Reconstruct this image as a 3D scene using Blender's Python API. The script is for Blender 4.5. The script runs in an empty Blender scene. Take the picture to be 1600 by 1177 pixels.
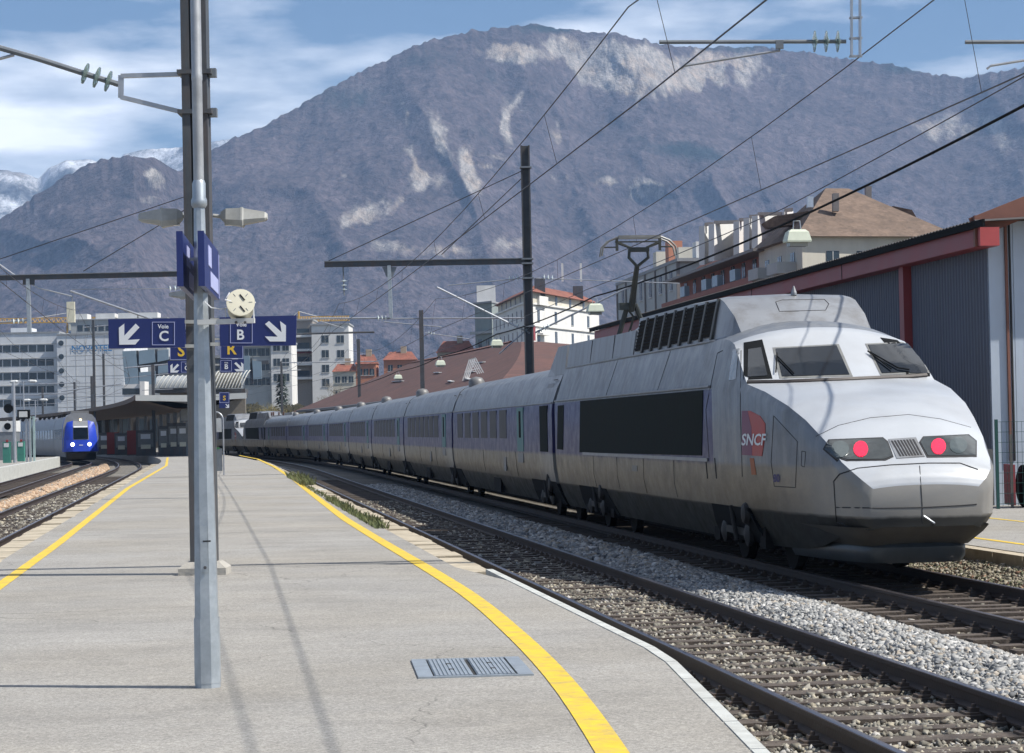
import bpy, bmesh, math, random
import numpy as np
from mathutils import Vector, Matrix
from mathutils.bvhtree import BVHTree
random.seed(7); RNG = np.random.default_rng(11)
scene = bpy.context.scene
COL = scene.collection

# ------------------------------------------------------------------ camera
F = 3800.0; EYE = 2.0; ROLL = math.radians(1.2); CX, CY, HORIZ = 800.0, 588.5, 669.0
PITCH = math.atan((HORIZ - CY) * math.cos(ROLL) / F)
fwd = Vector((0, math.cos(PITCH), math.sin(PITCH)))
r0 = Vector((1, 0, 0)); u0 = r0.cross(fwd)
RGT = r0 * math.cos(ROLL) - u0 * math.sin(ROLL)
UPV = u0 * math.cos(ROLL) + r0 * math.sin(ROLL)
CAM = Vector((0, 0, EYE))
cd = bpy.data.cameras.new('camera'); cam = bpy.data.objects.new('camera', cd); COL.objects.link(cam)
cd.sensor_width = 36.0; cd.lens = F / 1600.0 * 36.0; cd.clip_start = 0.2; cd.clip_end = 60000
m = Matrix((RGT, UPV, -fwd)).transposed().to_4x4(); m.translation = CAM
cam.matrix_world = m
scene.camera = cam

def ray(px, py): return fwd + RGT * ((px - CX) / F) - UPV * ((py - CY) / F)
def at_z(px, py, z): d = ray(px, py); return CAM + d * ((z - EYE) / d.z)
def at_y(px, py, Y): d = ray(px, py); return CAM + d * (Y / d.y)

# ------------------------------------------------------------------ light
SUN_EL = math.radians(49.0); SUN_AZ = math.atan2(0.970, -0.242)      # from the right, slightly behind
sdir = Vector((math.sin(SUN_AZ) * math.cos(SUN_EL), math.cos(SUN_AZ) * math.cos(SUN_EL), math.sin(SUN_EL)))
world = bpy.data.worlds.new('World'); scene.world = world; world.use_nodes = True
nt = world.node_tree; N = nt.nodes; LK = nt.links
bg = N['Background']
sky = N.new('ShaderNodeTexSky'); sky.sky_type = 'NISHITA'; sky.sun_disc = False
sky.sun_elevation = SUN_EL; sky.sun_rotation = SUN_AZ; sky.altitude = 400
sky.air_density = 1.0; sky.dust_density = 0.0; sky.ozone_density = 6.0
tc = N.new('ShaderNodeTexCoord')
sep = N.new('ShaderNodeSeparateXYZ'); LK.new(tc.outputs['Generated'], sep.inputs[0])
# cumulus layer: direction projected on a flat cloud deck
mx = N.new('ShaderNodeMath'); mx.operation = 'ADD'; LK.new(sep.outputs['Z'], mx.inputs[0]); mx.inputs[1].default_value = 0.10
dv = N.new('ShaderNodeVectorMath'); dv.operation = 'DIVIDE'; LK.new(tc.outputs['Generated'], dv.inputs[0])
cmb = N.new('ShaderNodeCombineXYZ')
for i in range(3): LK.new(mx.outputs[0], cmb.inputs[i])
LK.new(cmb.outputs[0], dv.inputs[1])
mp = N.new('ShaderNodeMapping'); LK.new(dv.outputs[0], mp.inputs[0]); mp.inputs['Location'].default_value = (14.75, 0.78, 0.0); mp.inputs['Scale'].default_value = (1.0, 0.9, 1.0)
nz = N.new('ShaderNodeTexNoise'); LK.new(mp.outputs[0], nz.inputs['Vector']); nz.inputs['Scale'].default_value = 1.05; nz.inputs['Detail'].default_value = 9; nz.inputs['Roughness'].default_value = 0.52
cr = N.new('ShaderNodeValToRGB'); LK.new(nz.outputs[0], cr.inputs[0])
cr.color_ramp.elements[0].position = 0.515; cr.color_ramp.elements[0].color = (0, 0, 0, 1)
cr.color_ramp.elements[1].position = 0.66; cr.color_ramp.elements[1].color = (1, 1, 1, 1)
nz2 = N.new('ShaderNodeTexNoise'); LK.new(mp.outputs[0], nz2.inputs['Vector']); nz2.inputs['Scale'].default_value = 3.2; nz2.inputs['Detail'].default_value = 6
cc = N.new('ShaderNodeMix'); cc.data_type = 'RGBA'; LK.new(nz2.outputs[0], cc.inputs['Factor'])
cc.inputs['A'].default_value = (14.0, 15.0, 17.0, 1); cc.inputs['B'].default_value = (23, 22.8, 22.4, 1)
mixs = N.new('ShaderNodeMix'); mixs.data_type = 'RGBA'
cf = N.new('ShaderNodeMath'); cf.operation = 'MULTIPLY'; LK.new(cr.outputs[0], cf.inputs[0]); cf.inputs[1].default_value = 0.95
LK.new(cf.outputs[0], mixs.inputs['Factor']); LK.new(sky.outputs[0], mixs.inputs['A']); LK.new(cc.outputs['Result'], mixs.inputs['B'])
LK.new(mixs.outputs['Result'], bg.inputs['Color']); bg.inputs['Strength'].default_value = 0.070
sl = bpy.data.lights.new('sun', 'SUN'); sl.energy = 5.0; sl.angle = math.radians(0.5); sl.color = (1.0, 0.955, 0.88)
so = bpy.data.objects.new('sun', sl); COL.objects.link(so); so.rotation_euler = sdir.to_track_quat('Z', 'Y').to_euler(); so.location = (60, -20, 80)
vs = scene.view_settings; vs.view_transform = 'Standard'; vs.look = 'None'; vs.exposure = 0.42; vs.gamma = 1.0; vs.use_curve_mapping = False
scene.cycles.volume_step_rate = 10.0; scene.cycles.volume_max_steps = 64; scene.cycles.volume_bounces = 0; scene.cycles.max_bounces = 5; scene.cycles.diffuse_bounces = 2; scene.cycles.glossy_bounces = 3; scene.cycles.transmission_bounces = 4; scene.cycles.caustics_reflective = False; scene.cycles.caustics_refractive = False

# ------------------------------------------------------------------ helpers
class MB:
    def __init__(s): s.v = []; s.f = []
    def add(s, vs, fs):
        o = len(s.v); s.v += [tuple(p) for p in vs]; s.f += [tuple(i + o for i in f) for f in fs]; return s
    def box(s, c, d, rz=0.0):
        cx, cy, cz = c; dx, dy, dz = d[0] / 2, d[1] / 2, d[2] / 2; ca, sa = math.cos(rz), math.sin(rz)
        vs = [(cx + x * ca - y * sa, cy + x * sa + y * ca, cz + z) for z in (-dz, dz) for x, y in ((-dx, -dy), (dx, -dy), (dx, dy), (-dx, dy))]
        return s.add(vs, [(3, 2, 1, 0), (4, 5, 6, 7), (0, 1, 5, 4), (1, 2, 6, 5), (2, 3, 7, 6), (3, 0, 4, 7)])
    def bar(s, p0, p1, w, h):                       # rectangular bar, h is the more upright side
        p0, p1 = Vector(p0), Vector(p1); d = (p1 - p0).normalized()
        a = d.cross(Vector((0, 0, 1)));
        if a.length < .15: a = Vector((1, 0, 0))
        a.normalize(); b = a.cross(d)
        vs = [p + a * (sx * w / 2) + b * (sz * h / 2) for p in (p0, p1) for sx, sz in ((-1, -1), (1, -1), (1, 1), (-1, 1))]
        return s.add(vs, [(3, 2, 1, 0), (4, 5, 6, 7), (0, 1, 5, 4), (1, 2, 6, 5), (2, 3, 7, 6), (3, 0, 4, 7)])
    def tube(s, pts, r, n=6, r1=None):
        pts = [Vector(p) for p in pts]; k = len(pts); vs = []; fs = []; prev = None
        for i, p in enumerate(pts):
            d = (pts[min(i + 1, k - 1)] - pts[max(i - 1, 0)]).normalized()
            a = prev - d * prev.dot(d) if prev is not None else d.cross(Vector((0, 0, 1)))
            if a.length < 1e-4: a = d.cross(Vector((1, 0, 0)))
            a.normalize(); prev = a; b = d.cross(a)
            rr = r if r1 is None else r + (r1 - r) * i / (k - 1)
            vs += [p + a * (rr * math.cos(2 * math.pi * j / n)) + b * (rr * math.sin(2 * math.pi * j / n)) for j in range(n)]
        for i in range(k - 1):
            for j in range(n): fs.append((i * n + j, i * n + (j + 1) % n, (i + 1) * n + (j + 1) % n, (i + 1) * n + j))
        fs.append(tuple(range(n - 1, -1, -1))); fs.append(tuple((k - 1) * n + j for j in range(n)))
        return s.add(vs, fs)
    def lathe(s, p0, axis, prof, n=16):             # prof: (distance along axis, radius)
        p0 = Vector(p0); d = Vector(axis).normalized(); a = d.cross(Vector((0, 0, 1)))
        if a.length < 1e-4: a = Vector((1, 0, 0))
        a.normalize(); b = d.cross(a); vs = []; fs = []; k = len(prof)
        for t, r in prof:
            vs += [p0 + d * t + a * (max(r, 1e-4) * math.cos(2 * math.pi * j / n)) + b * (max(r, 1e-4) * math.sin(2 * math.pi * j / n)) for j in range(n)]
        for i in range(k - 1):
            for j in range(n): fs.append((i * n + j, i * n + (j + 1) % n, (i + 1) * n + (j + 1) % n, (i + 1) * n + j))
        fs.append(tuple(range(n - 1, -1, -1))); fs.append(tuple((k - 1) * n + j for j in range(n)))
        return s.add(vs, fs)
    def prism(s, poly, y0, y1):                     # (x,z) polygon pushed along y
        n = len(poly); vs = [(x, y0, z) for x, z in poly] + [(x, y1, z) for x, z in poly]
        return s.add(vs, [tuple(range(n)), tuple(range(2 * n - 1, n - 1, -1))] + [(i, i + n, (i + 1) % n + n, (i + 1) % n) for i in range(n)])
    def plate(s, poly, z0, z1):                     # (x,y) polygon pushed along z
        n = len(poly); vs = [(x, y, z0) for x, y in poly] + [(x, y, z1) for x, y in poly]
        return s.add(vs, [tuple(range(n - 1, -1, -1)), tuple(range(n, 2 * n))] + [(i, (i + 1) % n, (i + 1) % n + n, i + n) for i in range(n)])
    def loft(s, rings, closed=False, caps=False):
        n = len(rings[0]); vs = [p for r in rings for p in r]; fs = []
        for i in range(len(rings) - 1):
            for j in range(n if closed else n - 1):
                fs.append((i * n + j, i * n + (j + 1) % n, (i + 1) * n + (j + 1) % n, (i + 1) * n + j))
        if caps: fs += [tuple(range(n - 1, -1, -1)), tuple((len(rings) - 1) * n + j for j in range(n))]
        return s.add(vs, fs)
    def mesh(s, name, mat, smooth=None):
        me = bpy.data.meshes.new(name); me.from_pydata(s.v, [], s.f)
        bm = bmesh.new(); bm.from_mesh(me); bmesh.ops.recalc_face_normals(bm, faces=bm.faces); bm.to_mesh(me); bm.free()
        if mat: me.materials.append(mat)
        if smooth:
            me.polygons.foreach_set('use_smooth', [True] * len(me.polygons)); me.set_sharp_from_angle(angle=math.radians(smooth))
        return me
    def build(s, name, mat, parent=None, smooth=None, loc=None):
        o = bpy.data.objects.new(name, s.mesh(name, mat, smooth)); COL.objects.link(o)
        if parent: o.parent = parent
        if loc: o.location = loc
        return o
def tag(o, label=None, cat=None, group=None, kind=None):
    if label: o['label'] = label
    if cat: o['category'] = cat
    if group: o['group'] = group
    if kind: o['kind'] = kind
    return o
def empty(name, loc=(0, 0, 0), rz=0.0, label=None, cat=None, group=None):
    o = bpy.data.objects.new(name, None); COL.objects.link(o); o.location = loc; o.rotation_euler = (0, 0, rz); o.empty_display_size = 0.2
    return tag(o, label, cat, group)
KIDS = {}
def copy_tree(o, parent=None):
    c = o.copy(); COL.objects.link(c); c.parent = parent
    for ch in list(o.children):
        copy_tree(ch, c)
    return c
def inst(o, name, parent, loc=(0, 0, 0), rz=0):
    c = bpy.data.objects.new(name, o.data); COL.objects.link(c); c.parent = parent; c.location = loc; c.rotation_euler = (0, 0, rz); return c
_dg = None
def text_mesh(txt, size, align='CENTER', bold=.022):          # flat lettering in the local x/y plane -> (verts, faces)
    cu = bpy.data.curves.new('t', 'FONT'); cu.body = txt; cu.size = size; cu.align_x = align; cu.align_y = 'CENTER'; cu.resolution_u = 3; cu.offset = bold * size
    o = bpy.data.objects.new('t', cu); COL.objects.link(o)
    me = bpy.data.meshes.new_from_object(o.evaluated_get(bpy.context.evaluated_depsgraph_get()))
    vs = [v.co.copy() for v in me.vertices]; fs = [tuple(p.vertices) for p in me.polygons]
    bpy.data.objects.remove(o); bpy.data.curves.remove(cu); bpy.data.meshes.remove(me)
    return vs, fs

# ------------------------------------------------------------------ materials
MATS = {}
def mat(name, col, rough=0.6, metal=0.0, var=0.15, scale=4.0, bump=0.0, bscale=40.0, dirt=None, dirt_amt=0.0, streak=False, spec=0.5, coords='Object', emit=None, estr=0.0, trans=0.0, alpha=1.0, coat=0.0):
    mt = bpy.data.materials.new(name); mt.use_nodes = True; nt = mt.node_tree; N = nt.nodes; L = nt.links; b = N['Principled BSDF']
    tc = N.new('ShaderNodeTexCoord'); vec = tc.outputs[coords]
    nz = N.new('ShaderNodeTexNoise'); nz.inputs['Scale'].default_value = scale; nz.inputs['Detail'].default_value = 6; nz.inputs['Roughness'].default_value = 0.62; L.new(vec, nz.inputs['Vector'])
    mr = N.new('ShaderNodeMapRange'); L.new(nz.outputs[0], mr.inputs[0]); mr.inputs[1].default_value = 0.25; mr.inputs[2].default_value = 0.75; mr.inputs[3].default_value = 1 - var; mr.inputs[4].default_value = 1 + var
    hs = N.new('ShaderNodeHueSaturation'); hs.inputs['Color'].default_value = (*col, 1); L.new(mr.outputs[0], hs.inputs['Value'])
    out = hs.outputs[0]
    if dirt:
        n2 = N.new('ShaderNodeTexNoise'); n2.inputs['Scale'].default_value = scale * 0.6; n2.inputs['Detail'].default_value = 8; n2.inputs['Roughness'].default_value = 0.7
        if streak:
            mpn = N.new('ShaderNodeMapping'); mpn.inputs['Scale'].default_value = (3.0, 3.0, 0.35); L.new(vec, mpn.inputs[0]); L.new(mpn.outputs[0], n2.inputs['Vector'])
        else: L.new(vec, n2.inputs['Vector'])
        rp = N.new('ShaderNodeMapRange'); L.new(n2.outputs[0], rp.inputs[0]); rp.inputs[1].default_value = 0.45; rp.inputs[2].default_value = 0.72; rp.inputs[3].default_value = 0; rp.inputs[4].default_value = dirt_amt
        mxn = N.new('ShaderNodeMix'); mxn.data_type = 'RGBA'; L.new(rp.outputs[0], mxn.inputs['Factor']); L.new(out, mxn.inputs['A']); mxn.inputs['B'].default_value = (*dirt, 1); out = mxn.outputs['Result']
    L.new(out, b.inputs['Base Color'])
    rm = N.new('ShaderNodeMapRange'); L.new(nz.outputs[0], rm.inputs[0]); rm.inputs[3].default_value = max(rough - 0.1, 0.02); rm.inputs[4].default_value = min(rough + 0.1, 1); L.new(rm.outputs[0], b.inputs['Roughness'])
    b.inputs['Metallic'].default_value = metal; b.inputs['Specular IOR Level'].default_value = spec
    if coat: b.inputs['Coat Weight'].default_value = coat; b.inputs['Coat Roughness'].default_value = 0.15
    if bump:
        n3 = N.new('ShaderNodeTexNoise'); n3.inputs['Scale'].default_value = bscale; n3.inputs['Detail'].default_value = 5; L.new(vec, n3.inputs['Vector'])
        bp = N.new('ShaderNodeBump'); bp.inputs['Strength'].default_value = bump; bp.inputs['Distance'].default_value = 0.02; L.new(n3.outputs[0], bp.inputs['Height']); L.new(bp.outputs[0], b.inputs['Normal'])
    if emit: b.inputs['Emission Color'].default_value = (*emit, 1); b.inputs['Emission Strength'].default_value = estr
    if trans: b.inputs['Transmission Weight'].default_value = trans; b.inputs['IOR'].default_value = 1.45
    MATS[name] = mt; return mt
def vcol_mat(name, rough=0.9, attr='col', bump=0.0, bscale=30):
    mt = bpy.data.materials.new(name); mt.use_nodes = True; N = mt.node_tree.nodes; L = mt.node_tree.links; b = N['Principled BSDF']
    a = N.new('ShaderNodeAttribute'); a.attribute_name = attr
    nz = N.new('ShaderNodeTexNoise'); nz.inputs['Scale'].default_value = 25; tc = N.new('ShaderNodeTexCoord'); L.new(tc.outputs['Object'], nz.inputs['Vector'])
    mr = N.new('ShaderNodeMapRange'); L.new(nz.outputs[0], mr.inputs[0]); mr.inputs[3].default_value = 0.75; mr.inputs[4].default_value = 1.25
    hs = N.new('ShaderNodeHueSaturation'); L.new(a.outputs['Color'], hs.inputs['Color']); L.new(mr.outputs[0], hs.inputs['Value'])
    L.new(hs.outputs[0], b.inputs['Base Color']); b.inputs['Roughness'].default_value = rough; MATS[name] = mt; return mt

galv = mat('galvanised', (0.40, 0.44, 0.47), 0.42, 0.55, 0.16, 9, dirt=(0.62, 0.66, 0.68), dirt_amt=0.6)
darksteel = mat('dark_steel', (0.085, 0.095, 0.105), 0.6, 0.3, 0.25, 3, dirt=(0.16, 0.10, 0.07), dirt_amt=0.5, streak=True)
midsteel = mat('grey_steel', (0.20, 0.22, 0.24), 0.55, 0.3, 0.2, 4)
tubesteel = mat('tube_steel', (0.42, 0.44, 0.47), 0.4, 0.5, 0.15, 6)
black = mat('black_rubber', (0.008, 0.009, 0.010), 0.85, 0, 0.3, 5, spec=.12)
railside = mat('rail_side', (0.040, 0.028, 0.024), 0.7, 0.2, 0.3, 6, bump=0.2)
railtop = mat('rail_top', (0.22, 0.20, 0.21), 0.3, 0.9, 0.2, 4)
sleeperm = mat('old_sleeper', (0.075, 0.058, 0.047), 0.9, 0, 0.45, 7, bump=0.6, bscale=30, dirt=(0.15, 0.125, 0.10), dirt_amt=0.6)
concrete = mat('concrete', (0.40, 0.38, 0.34), 0.9, 0, 0.2, 3, bump=0.3, dirt=(0.22, 0.20, 0.16), dirt_amt=0.5)
whitekerb = mat('white_kerb', (0.50, 0.51, 0.48), 0.85, 0, 0.15, 5, bump=.2, dirt=(0.28, 0.27, 0.24), dirt_amt=0.6)
oldkerb = mat('old_kerb', (0.46, 0.40, 0.30), 0.92, 0, 0.25, 3, bump=0.4, dirt=(0.22, 0.17, 0.11), dirt_amt=0.6)
signblue = mat('sign_blue', (0.014, 0.026, 0.135), 0.4, 0, 0.08, 3)
signwhite = mat('sign_white', (0.78, 0.80, 0.82), 0.5, 0, 0.05, 3)
signyellow = mat('sign_yellow', (0.80, 0.52, 0.05), 0.5, 0, 0.05, 3)
signlilac = mat('sign_lilac', (0.42, 0.45, 0.70), 0.5, 0, 0.08, 3)
cream = mat('cream_paint', (0.72, 0.69, 0.54), 0.5, 0, 0.08, 6, dirt=(0.45, 0.42, 0.32), dirt_amt=0.3)
lampgrey = mat('lamp_grey', (0.46, 0.46, 0.43), 0.5, 0, 0.15, 6, dirt=(0.28, 0.27, 0.24), dirt_amt=0.5)
lampglass = mat('lamp_glass', (0.30, 0.29, 0.24), 0.2, 0, 0.1, 6)
glassdisc = mat('insulator_glass', (0.55, 0.75, 0.72), 0.06, 0, 0.05, 6, trans=0.75)
wirem = mat('wire_metal', (0.05, 0.05, 0.055), 0.5, 0.4, 0.2, 3)
darkglass = mat('dark_glass', (0.006, 0.010, 0.016), 0.08, 0, 0.1, 3, spec=.28)
winglass = mat('window_glass', (0.035, 0.05, 0.065), 0.12, 0, 0.35, 0.9)
# ------------------------------------------------------------------ terrain
def vnoise(x, y, seed=0):
    xi = np.floor(x).astype(np.int64); yi = np.floor(y).astype(np.int64); xf = x - xi; yf = y - yi
    def h(a, b):
        n = (a * 374761393 + b * 668265263 + seed * 974634777) & 0x7fffffff
        n = (n ^ (n >> 13)) * 1274126177 & 0x7fffffff
        n = (n ^ (n >> 16)) & 0xffff
        return n / 65535.0
    u = xf * xf * xf * (xf * (xf * 6 - 15) + 10); v = yf * yf * yf * (yf * (yf * 6 - 15) + 10)
    return (h(xi, yi) * (1 - u) + h(xi + 1, yi) * u) * (1 - v) + (h(xi, yi + 1) * (1 - u) + h(xi + 1, yi + 1) * u) * v
def fbm(x, y, o=5, seed=0, g=0.5):
    s = 0; a = 1; t = 0
    for i in range(o): s = s + a * vnoise(x * 2 ** i, y * 2 ** i, seed + i * 17); t += a; a *= g
    return s / t
def ridged(x, y, o=5, seed=0):
    s = 0; a = 1; t = 0
    for i in range(o): s = s + a * (1 - np.abs(2 * vnoise(x * 2 ** i, y * 2 ** i, seed + i * 17) - 1)); t += a; a *= 0.5
    return s / t

def mountain_mat(name, forest, conif, rock, snow=None, tree=0.09):
    mt = bpy.data.materials.new(name); mt.use_nodes = True; N = mt.node_tree.nodes; L = mt.node_tree.links; b = N['Principled BSDF']
    a = N.new('ShaderNodeAttribute'); a.attribute_name = 'cover'; sp = N.new('ShaderNodeSeparateColor'); L.new(a.outputs['Color'], sp.inputs[0])
    tc = N.new('ShaderNodeTexCoord')
    def noise(sc, det=6, r=0.6, mp=None):
        n = N.new('ShaderNodeTexNoise'); n.inputs['Scale'].default_value = sc; n.inputs['Detail'].default_value = det; n.inputs['Roughness'].default_value = r; v_ = tc.outputs['Object']
        if mp: q = N.new('ShaderNodeMapping'); q.inputs['Scale'].default_value = mp; L.new(v_, q.inputs[0]); v_ = q.outputs[0]
        L.new(v_, n.inputs['Vector']); return n
    big = noise(0.006, 8, 0.65); fine = noise(tree, 4, 0.75)
    def var(col, n, lo, hi):
        h = N.new('ShaderNodeHueSaturation'); h.inputs['Color'].default_value = (*col, 1); r = N.new('ShaderNodeMapRange'); L.new(n.outputs[0], r.inputs[0]); r.inputs[1].default_value = 0.3; r.inputs[2].default_value = 0.7; r.inputs[3].default_value = lo; r.inputs[4].default_value = hi; L.new(r.outputs[0], h.inputs['Value']); return h.outputs[0]
    def mix(f, A, B):
        x = N.new('ShaderNodeMix'); x.data_type = 'RGBA'; L.new(f, x.inputs['Factor']); L.new(A, x.inputs['A']); L.new(B, x.inputs['B']); return x.outputs['Result']
    fo = var(forest, big, 0.7, 1.3); fo2 = N.new('ShaderNodeHueSaturation'); L.new(fo, fo2.inputs['Color']); r = N.new('ShaderNodeMapRange'); L.new(fine.outputs[0], r.inputs[0]); r.inputs[1].default_value = 0.3; r.inputs[2].default_value = 0.7; r.inputs[3].default_value = 0.35; r.inputs[4].default_value = 1.75; L.new(r.outputs[0], fo2.inputs['Value']); clump = noise(0.03, 5, .7); fo3 = N.new('ShaderNodeHueSaturation'); L.new(fo2.outputs[0], fo3.inputs['Color']); r2 = N.new('ShaderNodeMapRange'); L.new(clump.outputs[0], r2.inputs[0]); r2.inputs[1].default_value = .35; r2.inputs[2].default_value = .65; r2.inputs[3].default_value = .6; r2.inputs[4].default_value = 1.4; L.new(r2.outputs[0], fo3.inputs['Value']); fo2 = fo3
    co = var(conif, fine, 0.5, 1.6); rk = var(rock, noise(0.06, 10, 0.85, (1, .5, .28)), 0.05, 1.55)
    rk2 = N.new('ShaderNodeMix'); rk2.data_type = 'RGBA'; rk2.blend_type = 'MULTIPLY'; wn_ = noise(.012, 4, .6); wr = N.new('ShaderNodeMapRange'); L.new(wn_.outputs[0], wr.inputs[0]); wr.inputs[1].default_value = .48; wr.inputs[2].default_value = .62; L.new(wr.outputs[0], rk2.inputs['Factor']); L.new(rk, rk2.inputs['A']); rk2.inputs['B'].default_value = (1.0, .90, .80, 1); rk = rk2.outputs['Result']
    def sharp(ch, k):       # break the soft mask up with noise
        n = noise(k * 1.6, 11, 0.88, (1, .6, .4)); ad = N.new('ShaderNodeMath'); ad.operation = 'ADD'; L.new(ch, ad.inputs[0]); L.new(n.outputs[0], ad.inputs[1])
        q = N.new('ShaderNodeMapRange'); L.new(ad.outputs[0], q.inputs[0]); q.inputs[1].default_value = 0.88; q.inputs[2].default_value = 1.10; return q.outputs[0]
    c = mix(sharp(sp.outputs[1], 0.02), fo2.outputs[0], co)
    c = mix(sharp(sp.outputs[0], 0.03), c, rk)
    if snow:
        sn = N.new('ShaderNodeRGB'); sn.outputs[0].default_value = (*snow, 1); c = mix(sharp(sp.outputs[2], 0.012), c, sn.outputs[0])
    L.new(c, b.inputs['Base Color']); b.inputs['Roughness'].default_value = 1.0; b.inputs['Specular IOR Level'].default_value = 0.0
    bp = N.new('ShaderNodeBump'); bp.inputs['Strength'].default_value = 0.9; bp.inputs['Distance'].default_value = 9.0; L.new(fine.outputs[0], bp.inputs['Height']); L.new(bp.outputs[0], b.inputs['Normal'])
    return mt

def build_mountain(name, label, sky_pts, dfoot, dridge, mt, cov, x0=-420, x1=2020, step=2.5, rows=230, gully=170.0, cliff=None, jag=10.0, seed=3):
    xs = np.arange(x0, x1 + step, step); sx, sy = zip(*sky_pts); sk = np.interp(xs, sx, sy)
    hz = HORIZ - (xs - CX) * math.tan(ROLL)
    el = (hz - sk) / F                                        # skyline height angle
    dr = np.interp(xs, *zip(*dridge)) if isinstance(dridge, list) else np.full_like(xs, dridge)
    e = np.concatenate([np.linspace(0, 1, rows), np.linspace(0.97, 0.3, 12)])
    back = np.concatenate([np.zeros(rows), np.linspace(60, 1500, 12)])
    U, E = np.meshgrid(xs, e); D = np.broadcast_to(dr, U.shape)
    az = (U - CX) / F
    lat = az * D                                              # metres sideways at the ridge
    dfoot = D * dfoot; base = dfoot + (D - dfoot) * np.clip(E, 0, 1) ** 0.95
    wx = fbm(lat / 500.0, E * 3, 3, seed + 40) - 0.5
    g = ridged(lat / 430.0 + 0.4 * wx + 0.8 * E, E * 0.5 + 0.15 * wx, 3, seed) - 0.6
    g2 = fbm(lat / 130.0 + 1.5 * wx, E * 7, 6, seed + 5, 0.55) - 0.5
    env = np.clip(E * 6, 0, 1) * np.clip((1.04 - E) * 5, 0, 1) ** 0.7
    dist = base - gully * 2.2 * g * env - 85 * g2 * env
    if cliff:                                                 # pull rock faces upright
        for (cx, cy, wx, wy, amt) in cliff:
            py = HORIZ - (U - CX) * math.tan(ROLL) - E * np.broadcast_to(el, U.shape) * F
            w = np.exp(-((U - cx) / wx) ** 2)
            dist = dist - amt * w * (1 / (1 + np.exp(-(cy - py) / wy)) - 0.5) 
    dist = dist + np.broadcast_to(back[:, None], U.shape)
    jn = (vnoise(lat / 7.0, E * 0 + 3, 9) * 0.6 + vnoise(lat / 22.0, E * 0 + 3, 4) * 0.6 - 0.4) * jag
    z = EYE + el[None, :] * E * dist + jn * np.clip((E - 0.9) / 0.1, 0, 1)
    fine = (fbm(lat / 16.0, E * 70, 3, 21) - 0.5) * 9.0
    z = z + fine * np.clip(E * 8, 0, 1) * np.clip((1 - E) * 12, 0, 1) - 12.0 * (E < 1e-6)
    X = az * dist; Yv = dist
    R, C = U.shape
    v = np.stack([X, Yv, z], -1).reshape(-1, 3)
    idx = np.arange(R * C).reshape(R, C)
    q = np.stack([idx[:-1, :-1], idx[:-1, 1:], idx[1:, 1:], idx[1:, :-1]], -1).reshape(-1, 4)
    me = np_mesh(name, v, q, mt)
    me.polygons.foreach_set('use_smooth', np.ones(len(q), bool))
    PY = HORIZ - (U - CX) * math.tan(ROLL) - E * np.broadcast_to(el, U.shape) * F
    c = cov(U, PY, E, lat)
    at = me.attributes.new('cover', 'FLOAT_COLOR', 'POINT'); at.data.foreach_set('color', c.reshape(-1, 4).astype(np.float32).ravel())
    o = bpy.data.objects.new(name, me); COL.objects.link(o); tag(o, label, None, None, 'structure'); return o
def np_mesh(name, v, q, mt):
    me = bpy.data.meshes.new(name); k = q.shape[1]
    me.vertices.add(len(v)); me.vertices.foreach_set('co', np.ascontiguousarray(v, np.float32).ravel())
    me.loops.add(q.size); me.loops.foreach_set('vertex_index', np.ascontiguousarray(q, np.int32).ravel())
    me.polygons.add(len(q)); me.polygons.foreach_set('loop_start', np.arange(0, q.size, k, dtype=np.int32))
    if mt: me.materials.append(mt)
    me.update(calc_edges=True); me.validate(); return me
def patches(U, PY, lst):
    s = np.zeros_like(U)
    for (cx, cy, wx, wy, amp, sh) in lst:
        dy = PY - cy; dx = U - cx - sh * dy
        s = np.maximum(s, amp * np.exp(-(dx / wx) ** 2 - (dy / wy) ** 2))
    return s
ROCKS = [(970, 100, 75, 40, 1.1, 0.5), (1030, 108, 70, 40, 1.1, 0.3), (1100, 108, 90, 36, 1.0, 0.2), (905, 85, 45, 32, .9, 0.6), (810, 82, 60, 20, .72, 0.2), (1170, 110, 60, 45, .62, 0), (1240, 130, 70, 60, .45, 0),
         (700, 220, 22, 60, .62, 0.35), (738, 265, 18, 45, .66, 0.3), (660, 285, 55, 22, .58, -0.8), (590, 325, 50, 34, .60, -0.9), (555, 340, 30, 30, .55, -.6), (820, 170, 30, 30, .55, .2), (800, 185, 14, 45, .52, 0),
         (1010, 300, 48, 26, .80, 0.4), (955, 285, 35, 14, .6, 0), (890, 275, 40, 18, .45, 0), (690, 392, 70, 14, .62, -.3), (600, 385, 60, 18, .45, 0), (800, 385, 40, 24, .5, 0),
         (248, 285, 20, 26, .85, 0.2), (240, 310, 30, 14, .55, 0), (1590, 215, 40, 50, .60, 0.4), (1480, 200, 60, 30, .4, 0), (640, 170, 10, 40, .42, .3), (540, 260, 12, 50, .42, .2), (880, 215, 30, 40, .42, 0)]
CONIF = [(560, 150, 170, 45, .62, -0.3), (700, 95, 120, 40, .6, 0), (780, 120, 70, 40, .6, 0), (1080, 235, 90, 26, .82, 1.8), (1010, 215, 30, 12, .7, 0), (880, 45, 120, 12, .95, 0), (1150, 76, 120, 9, .7, 0), (1420, 108, 120, 14, .7, 0), (380, 225, 70, 25, .62, -.5), (760, 210, 40, 50, .5, 0), (1350, 120, 150, 40, .45, 0), (200, 330, 150, 40, .35, 0)]
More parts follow.
